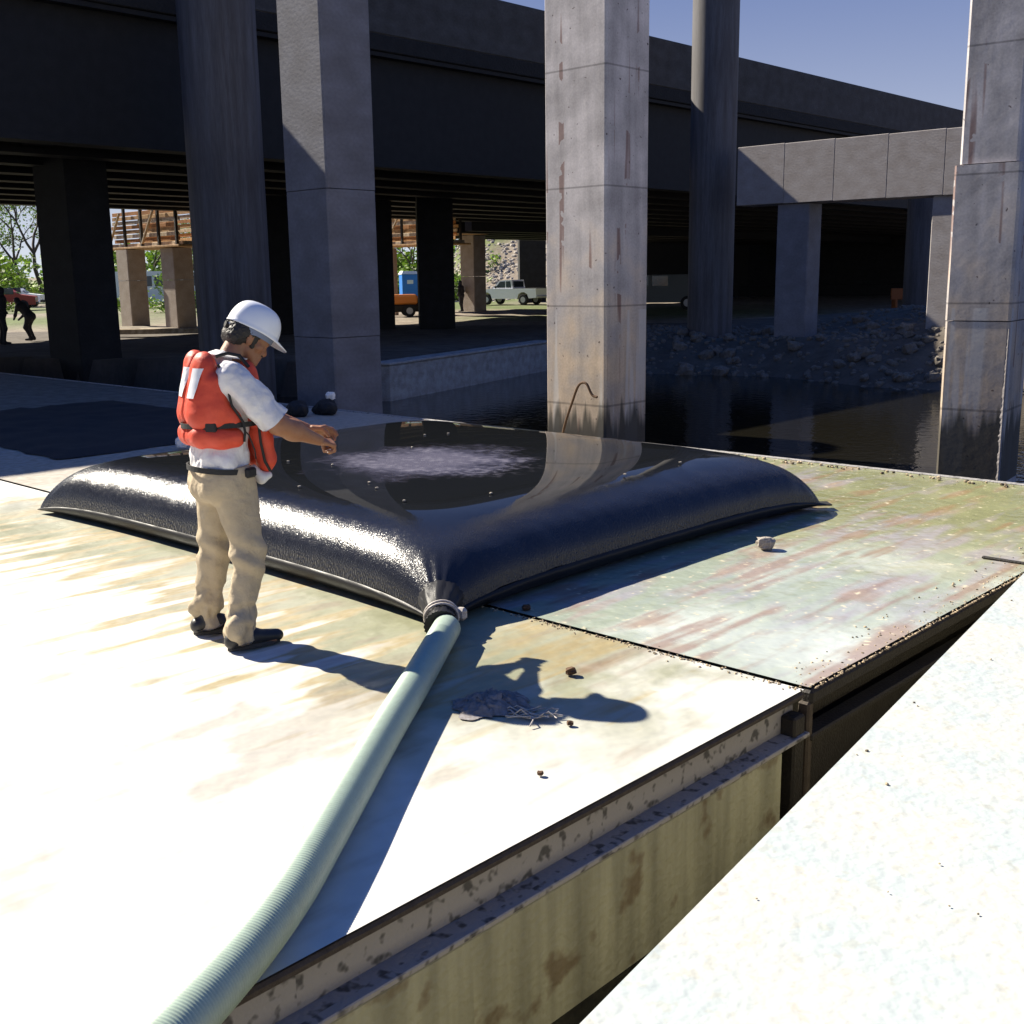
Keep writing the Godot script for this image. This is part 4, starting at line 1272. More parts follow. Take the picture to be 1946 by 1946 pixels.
func bag_material() -> StandardMaterial3D:
	var n := 1024
	var a := noise_bytes(n, n, 0.010, 101, 5)
	var f := noise_bytes(n, n, 0.06, 102, 4)
	var sp := noise_bytes(n, n, 0.22, 103, 2)
	var nn := FastNoiseLite.new()
	nn.seed = 104; nn.frequency = 0.40; nn.fractal_octaves = 3
	var nim := nn.get_image(n, n); nim.convert(Image.FORMAT_RGBA8); nim.bump_map_to_normal_map(1.5)
	var nd := nim.get_data()
	var out := PackedByteArray(); out.resize(n * n * 3)
	var ro := PackedByteArray(); ro.resize(n * n)
	for y in n:
		var tv := 2.0 * (y + 0.5) / n - 1.0
		var v := sin(tv * PI * 0.5) * 0.8 + tv * 0.2
		for x in n:
			var i := y * n + x
			var tu := 2.0 * (x + 0.5) / n - 1.0
			var u := sin(tu * PI * 0.5) * 0.8 + tu * 0.2
			var na := a[i] / 255.0
			var nf := f[i] / 255.0
			var g := sqrt(maxf(0.0, (1.0 - pow(absf(u), 9.0)) * (1.0 - pow(absf(v), 9.0))))
			var d := Vector2((u - 0.16) * 2.5, (v - 0.16) * 2.16).length()
			# a low crown that has dried, with the pool of water lying round it
			var dry: float = clampf((0.92 - d + (na - 0.5) * 0.4 + (nf - 0.5) * 0.25) * 2.0, 0.0, 1.0)
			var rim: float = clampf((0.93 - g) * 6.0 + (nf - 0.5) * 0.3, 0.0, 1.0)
			var r := 0.006; var gg := 0.007; var b := 0.009
			r = lerpf(r, 0.055, dry); gg = lerpf(gg, 0.052, dry); b = lerpf(b, 0.086, dry)
			# pale dried silt
			var silt: float = clampf((nf * 0.6 + na * 0.4 - 0.52) * 4.0, 0.0, 1.0) * clampf((0.95 - Vector2((u - 0.22) * 2.5, (v - 0.12) * 2.6).length()) * 3.0, 0.0, 1.0)
			r = lerpf(r, 0.22, silt * 0.35); gg = lerpf(gg, 0.21, silt * 0.35); b = lerpf(b, 0.25, silt * 0.35)
			if sp[i] > 226 and dry > 0.3:
				r = 0.24; gg = 0.23; b = 0.25
			r = lerpf(r, 0.011, rim); gg = lerpf(gg, 0.013, rim); b = lerpf(b, 0.024, rim)  # bluish rim tint stands in for sky glow along the shoulder
			var rough := lerpf(0.035, 0.55, dry)
			rough = lerpf(rough, 0.25 + 0.12 * (nf - 0.5), rim)
			ro[i] = int(255 * rough)
			var bump := maxf(rim, dry * 0.6)
			nd[i * 4] = int(lerpf(128, nd[i * 4], bump))
			nd[i * 4 + 1] = int(lerpf(128, nd[i * 4 + 1], bump))
			out[i * 3] = int(255 * pow(r, 0.4545)); out[i * 3 + 1] = int(255 * pow(gg, 0.4545)); out[i * 3 + 2] = int(255 * pow(b, 0.4545))
	var m := StandardMaterial3D.new()
	m.albedo_texture = tex_of(n, n, out)
	m.roughness = 1.0
	m.roughness_texture = tex_of(n, n, ro, Image.FORMAT_L8)
	m.roughness_texture_channel = BaseMaterial3D.TEXTURE_CHANNEL_RED
	m.normal_enabled = true
	m.normal_texture = ImageTexture.create_from_image(Image.create_from_data(n, n, false, Image.FORMAT_RGBA8, nd))
	m.normal_scale = 0.55
	m.metallic_specular = 0.4
	return m

func build_bag():
	var t := thing("dewatering_bag", "big glossy black pillow bag filled tight, wet on top, lying on the barge", "bag", S(-6.9, 0.006, 6.24), SITE_TURN)
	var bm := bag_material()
	M.bag_side = mat(lin(0.014, 0.014, 0.016), 0.42, null, 2.5, bump_texture(512, 105, 0.2, 3, 1.5), 0.35)
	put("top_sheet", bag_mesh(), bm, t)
	M.bag_side.metallic_specular = 0.3
	put("under_sheet", bag_under_mesh(), M.bag_side, t)
	# gathered neck at the near corner, tied over the hose
	var st := tool()
	var rings := []
	var p0 := Vector3(2.36, 0.125, 2.03)
	var p1 := Vector3(2.66, 0.085, 2.31)
	var dir := (p1 - p0).normalized()
	var sx := dir.cross(Vector3.UP).normalized()
	var sy := sx.cross(dir)
	for i in 15:
		var f := i / 14.0
		var r := lerpf(0.125, 0.074, smoothstep(0.0, 0.8, f)) + (0.02 * smoothstep(0.8, 1.0, f))
		var ring := PackedVector3Array()
		for k in 60:
			var a := TAU * k / 60
			var rr := r * (1.0 + 0.07 * sin(a * 9.0 + f * 5.0) * sin(PI * (0.15 + 0.85 * f)) + 0.05 * sin(a * 23.0 + f * 9.0))
			ring.append(p0.lerp(p1, f) + sx * cos(a) * rr + sy * sin(a) * minf(rr, 0.6 * rr + 0.03))
		rings.append(ring)
	loft(st, rings, true)
	put("neck", done(st), M.bag_side, t)
	for q in [0.62, 0.72]:
		st = tool()
		var pts := []
		for k in 25:
			var a := TAU * k / 24
			pts.append(p0.lerp(p1, q + 0.01 * sin(a * 2)) + sx * cos(a) * 0.092 + sy * sin(a) * 0.082)
		tube(st, pts, 0.007, 6, false)
		put("tie_strap", done(st), M.clamp, t)
	st = tool()
	box(st, p0.lerp(p1, 0.6) + sx * -0.10 + Vector3(0, 0.0, 0), Vector3(0.08, 0.07, 0.05), Basis(Vector3.UP, 0.4), 0.015)
	put("buckle", done(st), M.clamp, t)
	# grommet tab at the right corner
	st = tool()
	box(st, Vector3(2.47, 0.035, -2.15), Vector3(0.16, 0.012, 0.14), Basis(Vector3(0, 1, 0), 0.8), 0.004)
	put("corner_tab", done(st), M.strap, t)

	# ribbed suction hose
	var h := thing("suction_hose", "pale green ribbed hose running from the bag's neck out of the bottom of the picture", "hose", S(-4.20, 0, 3.90), 0)
	var path := [S(-4.215, 0.084, 3.945), S(-3.765, 0.078, 3.33), S(-3.37, 0.077, 2.78), S(-2.81, 0.076, 2.02), S(-2.62, 0.076, 1.75), S(-2.40, 0.10, 1.40), S(-2.0, 0.2, 0.75)]
	var c := Curve3D.new()
	for i in path.size():
		var tan: Vector3 = (path[min(i + 1, path.size() - 1)] - path[max(i - 1, 0)]) / 6.0
		c.add_point(path[i] - h.position, -tan, tan)
	c.bake_interval = 0.01
	var len := c.get_baked_length()
	var pitch := 0.0135
	var pts := []
	var rad := []
	var q := 0.0
	while q < len:
		for k in 4:
			pts.append(c.sample_baked(q + pitch * k / 4.0))
			rad.append(0.0700 + [0.0, 0.0036, 0.0050, 0.0032][k])
		q += pitch
	put("hose_wall", tube_mesh(pts, rad, 28), M.hose, h)
	put("cuff", tube_mesh([c.sample_baked(0.0), c.sample_baked(0.02), c.sample_baked(0.16), c.sample_baked(0.17)], [0.073, 0.0755, 0.0755, 0.073], 28), M.hose, h)

# ---------------------------------------------------------------- smooth bodies
# bone: [from, to, radius, radius, (axis, squash)]; squash > 1 thins the bone along the axis
func sdf_arrays(bones: Array, K: float, cell: float, wave = null, cuts := []) -> Array:
	var lo := Vector3.ONE * 1e9
	var hi := Vector3.ONE * -1e9
	var pad := cell * 2.0 + 3.0 / K
	for b in bones:
		var r: float = maxf(b[2], b[3]) + pad
		for p in [b[0], b[1]]:
			lo = lo.min(p - Vector3.ONE * r)
			hi = hi.max(p + Vector3.ONE * r)
	var nx := int(ceil((hi.x - lo.x) / cell)) + 1
	var ny := int(ceil((hi.y - lo.y) / cell)) + 1
	var nz := int(ceil((hi.z - lo.z) / cell)) + 1
	var s := PackedFloat32Array()
	s.resize(nx * ny * nz)
	for b in bones:
		var a: Vector3 = b[0]
		var e: Vector3 = b[1] - a
		var l2: float = maxf(e.length_squared(), 1e-9)
		var ra: float = b[2]
		var rb: float = b[3]
		var flat: bool = b.size() > 4
		var ax: Vector3 = b[4] if flat else Vector3.ZERO
		var sq: float = b[5] if flat else 1.0
		var r := maxf(ra, rb) + pad
		var b0 := (a.min(b[1]) - Vector3.ONE * r - lo) / cell
		var b1 := (a.max(b[1]) + Vector3.ONE * r - lo) / cell
		var x0 := maxi(int(b0.x), 0); var x1 := mini(int(b1.x) + 1, nx - 1)
		var y0 := maxi(int(b0.y), 0); var y1 := mini(int(b1.y) + 1, ny - 1)
		var z0 := maxi(int(b0.z), 0); var z1 := mini(int(b1.z) + 1, nz - 1)
		for z in range(z0, z1 + 1):
			for y in range(y0, y1 + 1):
				var row := (z * ny + y) * nx
				for x in range(x0, x1 + 1):
					var p := lo + Vector3(x, y, z) * cell - a
					var t := clampf(p.dot(e) / l2, 0.0, 1.0)
					var d := p - e * t
					if flat: d += ax * (d.dot(ax) * (sq - 1.0))
					var dist := d.length() - (ra + (rb - ra) * t)
					if dist < pad:
						s[row + x] += exp(-K * dist)
	# surface nets
	var cellv := {}
	var V := PackedVector3Array()
	var I := PackedInt32Array()
	var off := [0, 1, nx, nx + 1, nx * ny, nx * ny + 1, nx * ny + nx, nx * ny + nx + 1]
	var edges := [[0, 1], [2, 3], [4, 5], [6, 7], [0, 2], [1, 3], [4, 6], [5, 7], [0, 4], [1, 5], [2, 6], [3, 7]]
	var cp := [Vector3(0, 0, 0), Vector3(1, 0, 0), Vector3(0, 1, 0), Vector3(1, 1, 0), Vector3(0, 0, 1), Vector3(1, 0, 1), Vector3(0, 1, 1), Vector3(1, 1, 1)]
	var f := PackedFloat32Array(); f.resize(8)
	for z in nz - 1:
		for y in ny - 1:
			var row := (z * ny + y) * nx
			for x in nx - 1:
				var i := row + x
				var k := 0
				if s[i] > 1.0: k += 1
				if s[i + 1] > 1.0: k += 1
				if s[i + nx] > 1.0: k += 1
				if s[i + nx + 1] > 1.0: k += 1
				var j := i + nx * ny
				if s[j] > 1.0: k += 1
				if s[j + 1] > 1.0: k += 1
				if s[j + nx] > 1.0: k += 1
				if s[j + nx + 1] > 1.0: k += 1
				if k == 0 or k == 8: continue
				for q in 8: f[q] = log(maxf(s[i + off[q]], 1e-12))
				var m := Vector3.ZERO
				var c := 0
				for ed in edges:
					var fa := f[ed[0]]
					var fb := f[ed[1]]
					if (fa > 0.0) != (fb > 0.0):
						m += cp[ed[0]].lerp(cp[ed[1]], fa / (fa - fb))
						c += 1
				cellv[i] = V.size()
				V.append(lo + (Vector3(x, y, z) + m / c) * cell)
	for i in cellv:
		var x: int = i % nx
		var y: int = (i / nx) % ny
		var z: int = i / (nx * ny)
		var in0 := s[i] > 1.0
		for ax in 3:
			var st: int = [1, nx, nx * ny][ax]
			if (s[i + st] > 1.0) == in0: continue
			var u: int = [nx, nx * ny, 1][ax]
			var v: int = [nx * ny, 1, nx][ax]
			if [y, z, x][ax] == 0 or [z, x, y][ax] == 0: continue
			if not (cellv.has(i - u) and cellv.has(i - v) and cellv.has(i - u - v)): continue
			var a: int = cellv[i]
			var b: int = cellv[i - u]
			var c2: int = cellv[i - u - v]
			var d: int = cellv[i - v]
			if in0: I.append_array([a, c2, b, a, d, c2])
			else: I.append_array([a, b, c2, a, c2, d])
	var Nn := normals_of(V, I)
	if wave != null:
		for k in V.size(): V[k] += Nn[k] * float(wave.call(V[k], Nn[k]))
		Nn = normals_of(V, I)
	if cuts.size() > 0:   # straight hems: [point, direction, reach]
		for k in V.size():
			for c in cuts:
				var dd: float = (V[k] - c[0]).dot(c[1])
				if dd > 0.0 and V[k].distance_to(c[0]) < c[2]: V[k] -= c[1] * dd
		Nn = normals_of(V, I)
	return [V, I, Nn]

func normals_of(V: PackedVector3Array, I: PackedInt32Array) -> PackedVector3Array:
	var N := PackedVector3Array()
	N.resize(V.size())
	for t in range(0, I.size(), 3):
		var n := (V[I[t + 2]] - V[I[t]]).cross(V[I[t + 1]] - V[I[t]])
		N[I[t]] += n; N[I[t + 1]] += n; N[I[t + 2]] += n
	for k in N.size(): N[k] = N[k].normalized()
	return N

func mesh_of(parts: Array) -> ArrayMesh:
	var V := PackedVector3Array()
	var N := PackedVector3Array()
	var I := PackedInt32Array()
	if parts.size() == 3 and parts[0] is PackedVector3Array: parts = [parts]
	for p in parts:
		var o := V.size()
		V.append_array(p[0])
		N.append_array(p[2])
		for i in p[1]: I.append(i + o)
	var arr := []
	arr.resize(Mesh.ARRAY_MAX)
	arr[Mesh.ARRAY_VERTEX] = V
	arr[Mesh.ARRAY_NORMAL] = N
	arr[Mesh.ARRAY_INDEX] = I
	var m := ArrayMesh.new()
	m.add_surface_from_arrays(Mesh.PRIMITIVE_TRIANGLES, arr)
	return m

# hand: wrist, direction of the palm, direction the palm faces, side on which the thumb lies
func hand_bones(w: Vector3, d: Vector3, face: Vector3, thumb: Vector3, curls: Array, thumb_curl: float) -> Array:
	d = d.normalized()
	face = (face - d * face.dot(d)).normalized()
	thumb = (thumb - d * thumb.dot(d) - face * thumb.dot(face)).normalized()
	var out := [[w - d * 0.02, w + d * 0.02, 0.026, 0.027, face, 1.3]]
	for k in 4:
		var o := (1.5 - k) * 0.0195
		var kn := w + d * (0.088 - 0.005 * absf(k - 1.0)) + thumb * o
		out.append([w + d * 0.015 + thumb * o * 0.7, kn, 0.0125, 0.0105])
		var L: Array = [[0.040, 0.024, 0.020], [0.044, 0.028, 0.021], [0.041, 0.026, 0.020], [0.032, 0.020, 0.018]][k]
		var ang := 0.0
		var p := kn
		for q in 3:
			ang += curls[k][q]
			var dd := d * cos(ang) + face * sin(ang)
			var p2: Vector3 = p + dd * L[q]
			out.append([p, p2, 0.0098 - 0.0008 * q, 0.0092 - 0.0010 * q])
			p = p2
	var tb := w + d * 0.022 + thumb * 0.024 + face * 0.008
	var t1 := tb + (d * 0.70 + thumb * 0.55 + face * 0.30).normalized() * 0.042
	var t2 := t1 + (d * (0.9 - thumb_curl * 0.4) + face * (0.2 + thumb_curl) - thumb * 0.2).normalized() * 0.032
	var t3 := t2 + (d * (0.7 - thumb_curl * 0.4) + face * (0.3 + thumb_curl) - thumb * 0.4).normalized() * 0.025
	out.append([tb - d * 0.01, t1, 0.015, 0.0125]); out.append([t1, t2, 0.0118, 0.0105]); out.append([t2, t3, 0.0105, 0.0088])
	return out

func band_mesh(path: Array, normal_of: Callable, w: float, thick: float) -> ArrayMesh:
	var st := tool()
	var rings := []
	for i in path.size():
		var p: Vector3 = path[i]
		var d: Vector3 = (path[(i + 1) % path.size()] - path[posmod(i - 1, path.size())]).normalized()
		var n: Vector3 = normal_of.call(p)
		var s := d.cross(n).normalized()
		rings.append(PackedVector3Array([p + s * w * 0.5, p + s * w * 0.5 + n * thick, p - s * w * 0.5 + n * thick, p - s * w * 0.5]))
	rings.append(rings[0])
	loft(st, rings, false, false)
	return done(st)

func build_person():
	# local axes: x the way he faces, z his right
	var t := thing("person", "man in white hard hat and orange life vest reaching over the black bag", "person", Vector3(-1.5, 0.0, -5.89), deg_to_rad(32.86))
	var X := Vector3.RIGHT
	var Zr := Vector3.BACK
	var fold := FastNoiseLite.new(); fold.seed = 44; fold.frequency = 1.0; fold.fractal_octaves = 3
	# joints
	var hipR := Vector3(-0.01, 0.88, 0.095)
	var hipL := Vector3(-0.03, 0.88, -0.095)
	var kneeR := Vector3(0.035, 0.47, 0.155)
	var kneeL := Vector3(-0.045, 0.46, -0.155)
	var ankR := Vector3(-0.035, 0.075, 0.18)
	var ankL := Vector3(-0.095, 0.075, -0.19)
	var shR := Vector3(0.0, 1.435, 0.185)
	var shL := Vector3(0.06, 1.445, -0.185)
	var elbR := Vector3(0.205, 1.175, 0.235)
	var elbL := Vector3(0.20, 1.225, -0.225)
	var wrR := Vector3(0.480, 1.056, 0.125)
	var wrL := Vector3(0.500, 1.095, -0.06)
	var neck := Vector3(0.045, 1.50, 0)
	var hf := Vector3(0.82, -0.572, 0.0)
	var hu := Vector3(0.572, 0.82, 0.0)
	var hc := Vector3(0.150, 1.605, 0)
	var H := func(f: float, u: float, r: float) -> Vector3: return hc + hf * f + hu * u + Zr * r

	# ---- skin: one continuous figure
	var body := []
	body.append([hipR, kneeR, 0.080, 0.052]); body.append([kneeR, ankR, 0.052, 0.036]); body.append([hipL, kneeL, 0.080, 0.052]); body.append([kneeL, ankL, 0.052, 0.036])
	body.append([ankR - Vector3(0.03, 0.03, 0), ankR + Vector3(0.17, -0.045, 0.01), 0.034, 0.026]); body.append([ankL - Vector3(0.03, 0.03, 0), ankL + Vector3(0.17, -0.045, 0.0), 0.034, 0.026])
	body.append([Vector3(-0.02, 0.92, -0.06), Vector3(-0.02, 0.92, 0.06), 0.10, 0.10])
	body.append([Vector3(-0.02, 0.95, 0), Vector3(-0.01, 1.36, 0), 0.11, 0.12]); body.append([Vector3(0, 1.41, -0.12), Vector3(0, 1.41, 0.12), 0.07, 0.07])
	body.append([shR, elbR, 0.055, 0.046]); body.append([shL, elbL, 0.055, 0.044])
	body.append([elbR, elbR.lerp(wrR, 0.35), 0.047, 0.049]); body.append([elbR.lerp(wrR, 0.35), wrR, 0.049, 0.029])
	body.append([elbL, elbL.lerp(wrL, 0.35), 0.045, 0.047]); body.append([elbL.lerp(wrL, 0.35), wrL, 0.047, 0.028])
	body.append([neck - Vector3(0.03, 0.05, 0), H.call(-0.03, -0.03, 0), 0.066, 0.060])
	var head := [
		[H.call(-0.035, 0.045, 0), H.call(0.035, 0.055, 0), 0.080, 0.076],
		[H.call(-0.045, 0.02, 0), H.call(-0.02, 0.0, 0), 0.074, 0.068],
		[H.call(0.03, 0.0, 0), H.call(0.055, -0.045, 0), 0.058, 0.046],
		[H.call(0.02, -0.05, 0.042), H.call(0.085, -0.085, 0.012), 0.026, 0.022], [H.call(0.02, -0.05, -0.042), H.call(0.085, -0.085, -0.012), 0.026, 0.022],
		[H.call(0.088, -0.085, -0.01), H.call(0.088, -0.085, 0.01), 0.020, 0.020],
		[H.call(0.092, 0.030, -0.03), H.call(0.092, 0.030, 0.03), 0.017, 0.017],
		[H.call(0.100, 0.018, 0), H.call(0.122, -0.016, 0), 0.010, 0.0135], [H.call(0.112, -0.020, -0.011), H.call(0.112, -0.020, 0.011), 0.009, 0.009],
		[H.call(0.102, -0.047, -0.016), H.call(0.102, -0.047, 0.016), 0.0075, 0.0075], [H.call(0.100, -0.060, -0.013), H.call(0.100, -0.060, 0.013), 0.008, 0.008],
		[H.call(0.070, -0.008, 0.042), H.call(0.055, -0.012, 0.052), 0.022, 0.022], [H.call(0.070, -0.008, -0.042), H.call(0.055, -0.012, -0.052), 0.022, 0.022],
		[neck + Vector3(0.02, 0.03, 0), H.call(-0.03, -0.04, 0), 0.060, 0.058]]
	for s in [-1.0, 1.0]:
		head.append([H.call(-0.012, 0.022, 0.083 * s), H.call(-0.004, -0.022, 0.080 * s), 0.016, 0.011, Vector3(0, 0, 1), 1.6])
		head.append([H.call(-0.020, 0.018, 0.088 * s), H.call(-0.016, -0.008, 0.087 * s), 0.010, 0.009, Vector3(0, 0, 1), 1.3])
	var rh := hand_bones(wrR, Vector3(0.93, -0.28, -0.16), Vector3(-0.30, -0.90, -0.32), Vector3(0.1, 0.3, -1), [[0.9, 1.3, 0.7], [1.0, 1.35, 0.75], [1.05, 1.4, 0.8], [1.1, 1.4, 0.8]], 0.7)
	var lh := hand_bones(wrL, Vector3(0.97, -0.10, 0.06), Vector3(0.0, -0.75, 0.6), Vector3(0.1, 0.6, 0.8), [[0.35, 0.5, 0.3], [0.55, 0.7, 0.4], [0.7, 0.9, 0.5], [0.8, 0.9, 0.5]], 0.4)
	put("body", mesh_of([sdf_arrays(body, 60.0, 0.012), sdf_arrays(head, 130.0, 0.0042), sdf_arrays(rh, 260.0, 0.0031), sdf_arrays(lh, 260.0, 0.0031)]), M.skin, t)
	var eyes := tool()
	for s in [-1.0, 1.0]:
		var e: Vector3 = H.call(0.084, 0.012, 0.031 * s)
		var rg := []
		for i in 7:
			var ring := PackedVector3Array()
			for k in 10:
				ring.append(e + Vector3(sin(PI * (0.02 + 0.96 * i / 6.0)) * cos(TAU * k / 10), cos(PI * (0.02 + 0.96 * i / 6.0)), sin(PI * (0.02 + 0.96 * i / 6.0)) * sin(TAU * k / 10)) * 0.0125)
			rg.append(ring)
		loft(eyes, rg, true)
	put("eyes", done(eyes), M.patch, t)

	# ---- hair under the hat, sideburns, moustache
	var hair := [[H.call(-0.045, 0.03, -0.02), H.call(-0.045, 0.03, 0.02), 0.080, 0.080], [H.call(-0.068, -0.020, -0.035), H.call(-0.068, -0.020, 0.035), 0.050, 0.050], [H.call(-0.03, 0.04, -0.055), H.call(-0.03, 0.04, 0.055), 0.04, 0.04]]
	for s in [-1.0, 1.0]:
		hair.append([H.call(0.012, 0.03, 0.070 * s), H.call(0.022, -0.030, 0.066 * s), 0.016, 0.012])
		hair.append([H.call(0.035, 0.05, 0.064 * s), H.call(0.012, 0.04, 0.072 * s), 0.018, 0.018])
	hair.append([H.call(0.108, -0.036, -0.022), H.call(0.108, -0.036, 0.022), 0.007, 0.007])
	put("hair", mesh_of(sdf_arrays(hair, 120.0, 0.006, func(p, _n): return 0.007 * fold.get_noise_3dv(p * 60.0))), M.hair, t)

	# ---- trousers
	var pants := [[Vector3(-0.035, 0.93, -0.075), Vector3(-0.035, 0.93, 0.075), 0.118, 0.118, Vector3(0, 0, 1), 0.92], [Vector3(-0.085, 0.86, -0.085), Vector3(-0.085, 0.86, 0.085), 0.098, 0.098],
		[hipR + Vector3(0.005, 0.01, 0.0), kneeR, 0.112, 0.083], [kneeR, ankR + Vector3(0.0, 0.08, 0), 0.083, 0.072], [ankR + Vector3(0.0, 0.08, 0), ankR + Vector3(0.012, -0.05, 0), 0.072, 0.078],
		[hipL + Vector3(0.005, 0.01, 0.0), kneeL, 0.112, 0.083], [kneeL, ankL + Vector3(0.0, 0.08, 0), 0.083, 0.072], [ankL + Vector3(0.0, 0.08, 0), ankL + Vector3(0.012, -0.05, 0), 0.072, 0.078]]
	var pw := func(p: Vector3, _n: Vector3) -> float:
		var low: float = clampf((0.34 - p.y) * 4.5, 0.0, 1.0)
		var mid := exp(-pow((p.y - 0.5) / 0.10, 2.0))
		var hip: float = clampf((p.y - 0.74) * 5.0, 0.0, 1.0)
		var bend := p.y * 34.0 + p.z * 14.0 * (1.0 if p.x > 0.0 else -1.0) + 3.0 * fold.get_noise_3dv(p * 5.0)
		var w := 0.017 * low * sin(bend) + 0.012 * mid * sin(p.y * 44.0 + p.x * 30.0) + 0.006 * hip * sin(p.y * 20.0 + p.x * 34.0)
		return w + 0.026 * fold.get_noise_3dv(Vector3(p.x * 6.0, p.y * 2.6, p.z * 6.0)) * (0.6 + low)
	put("trousers", mesh_of(sdf_arrays(pants, 75.0, 0.0095, pw, [[Vector3(ankR.x, 0.04, ankR.z), Vector3(0.18, -1, 0).normalized(), 0.3], [Vector3(ankL.x, 0.045, ankL.z), Vector3(0.18, -1, 0).normalized(), 0.3], [Vector3(-0.04, 0.962, 0), Vector3(-0.09, 1, 0).normalized(), 0.4]])), M.khaki, t)
	var pk := tool()
	tube(pk, [Vector3(0.035, 0.905, 0.170), Vector3(0.075, 0.86, 0.160), Vector3(0.085, 0.815, 0.158)], 0.006, 6)
	put("pocket_edge", done(pk), M.sole, t)
	# belt and the phone on it
	var ring := []
	for k in 40:
		var a := TAU * k / 40
		ring.append(Vector3(-0.040 + 0.155 * cos(a), 0.946 - 0.014 * cos(a), 0.200 * sin(a)))
	put("belt", band_mesh(ring, func(p): return Vector3(p.x + 0.035, 0, p.z * 0.7).normalized(), 0.028, 0.006), M.strap, t)
	put("belt_pouch", box_mesh(Vector3(0.058, 0.935, 0.196), Vector3(0.075, 0.052, 0.03), 0.01, Basis(Vector3.UP, 0.5)), M.strap, t)

	# ---- shirt
	var shirt := [[Vector3(-0.035, 0.985, -0.06), Vector3(-0.035, 0.985, 0.06), 0.132, 0.132], [Vector3(-0.03, 1.0, -0.05), Vector3(-0.02, 1.33, -0.06), 0.128, 0.128], [Vector3(-0.03, 1.0, 0.05), Vector3(-0.02, 1.33, 0.06), 0.128, 0.128],
		[Vector3(0.0, 1.42, -0.13), Vector3(0.0, 1.42, 0.13), 0.078, 0.078], [Vector3(0.0, 1.44, -0.02), Vector3(0.03, 1.49, 0.0), 0.095, 0.074],
		[shR + Vector3(-0.005, -0.01, -0.01), shR.lerp(elbR, 0.5), 0.082, 0.080], [shR.lerp(elbR, 0.5), shR.lerp(elbR, 1.02), 0.080, 0.086],
		[shL + Vector3(-0.005, -0.01, 0.01), shL.lerp(elbL, 0.5), 0.080, 0.078], [shL.lerp(elbL, 0.5), shL.lerp(elbL, 1.02), 0.078, 0.084]]
	var sw := func(p: Vector3, _n: Vector3) -> float:
		return 0.024 * fold.get_noise_3dv(Vector3(p.x * 8.0, p.y * 4.5, p.z * 8.0)) + 0.004 * sin(p.y * 60.0 + p.x * 25.0) * clampf((1.1 - p.y) * 8.0, 0.0, 1.0)
	put("shirt", mesh_of(sdf_arrays(shirt, 85.0, 0.0095, sw, [[shR.lerp(elbR, 0.93), (elbR - shR).normalized(), 0.19], [shL.lerp(elbL, 0.93), (elbL - shL).normalized(), 0.19], [Vector3(-0.03, 0.950, 0), Vector3(0.09, -1, 0).normalized(), 0.4]])), M.shirt, t)
	var col := []
	for k in 28:
		var a := TAU * k / 28
		col.append(Vector3(0.035 + 0.076 * cos(a), 1.525 - 0.018 * cos(a), 0.076 * sin(a)))
	put("collar", band_mesh(col, func(p): return Vector3(p.x - 0.035, 0.25, p.z).normalized(), 0.062, 0.008), M.shirt, t)

	# ---- life vest: padded panels, lower roll, straps
	var vest := [[Vector3(-0.158, 1.24, 0), Vector3(-0.115, 1.45, 0), 0.075, 0.07, X, 1.3]]
	for s in [-1.0, 1.0]:
		vest.append([Vector3(-0.150, 1.235, 0.075 * s), Vector3(-0.105, 1.468, 0.070 * s), 0.095, 0.088, X, 1.5])
		vest.append([Vector3(-0.085, 1.225, 0.150 * s), Vector3(-0.085, 1.40, 0.155 * s), 0.062, 0.05])
		vest.append([Vector3(-0.01, 1.215, 0.165 * s), Vector3(-0.075, 1.27, 0.165 * s), 0.05, 0.055])
		vest.append([Vector3(0.105, 1.455, 0.105 * s), Vector3(0.150, 1.20, 0.095 * s), 0.055, 0.085, X, 1.3])
	var roll := []
	for s in [-1.0, 1.0]:
		roll.append([Vector3(-0.155, 1.128, 0.0), Vector3(-0.150, 1.128, 0.10 * s), 0.056, 0.056])
		roll.append([Vector3(-0.150, 1.128, 0.10 * s), Vector3(-0.08, 1.122, 0.165 * s), 0.056, 0.052])
		roll.append([Vector3(-0.08, 1.122, 0.165 * s), Vector3(-0.005, 1.118, 0.178 * s), 0.052, 0.050])
		roll.append([Vector3(0.155, 1.14, 0.095 * s), Vector3(0.185, 0.985, 0.085 * s), 0.078, 0.075, X, 1.35])
	var vw := func(p: Vector3, n: Vector3) -> float:
		var seam: float = -0.016 * exp(-pow(p.z / 0.012, 2.0)) if p.x < -0.08 else 0.0
		return seam + 0.006 * fold.get_noise_3dv(p * 6.0) + 0.003 * sin(p.y * 55.0 + p.z * 30.0) * clampf((p.x + 0.05) * 9.0, 0.0, 1.0)
	var vp := put("life_vest", mesh_of([sdf_arrays(vest, 95.0, 0.009, vw), sdf_arrays(roll, 95.0, 0.009, vw)]), M.vest, t)
	# reflective patches on the two back panels
	for s in [-1.0, 1.0]:
		var st := tool()
		st.set_smooth_group(0)
		var g := []
		for i in 9:
			var row := []
			for k in 6:
				var y := lerpf(1.325, 1.475, i / 8.0)
				var z: float = (0.062 if s > 0.0 else -0.085) + 0.065 * k / 5.0 + 0.025 * i / 8.0
				row.append(vest_back(vest, y, z, vw) + Vector3(-0.004, 0.001, 0))
			g.append(row)
		for i in 8:
			for k in 5:
				quad(st, g[i][k], g[i][k + 1], g[i + 1][k + 1], g[i + 1][k])
		put("reflective_patch", done(st), M.patch, vp)
	# chest strap in the groove
	ring = []
	for k in 48:
		var a := TAU * k / 48
		ring.append(Vector3(-0.02 + 0.192 * cos(a) * (1.0 if cos(a) < 0 else 1.05), 1.178 + 0.008 * sin(a), 0.208 * sin(a)))
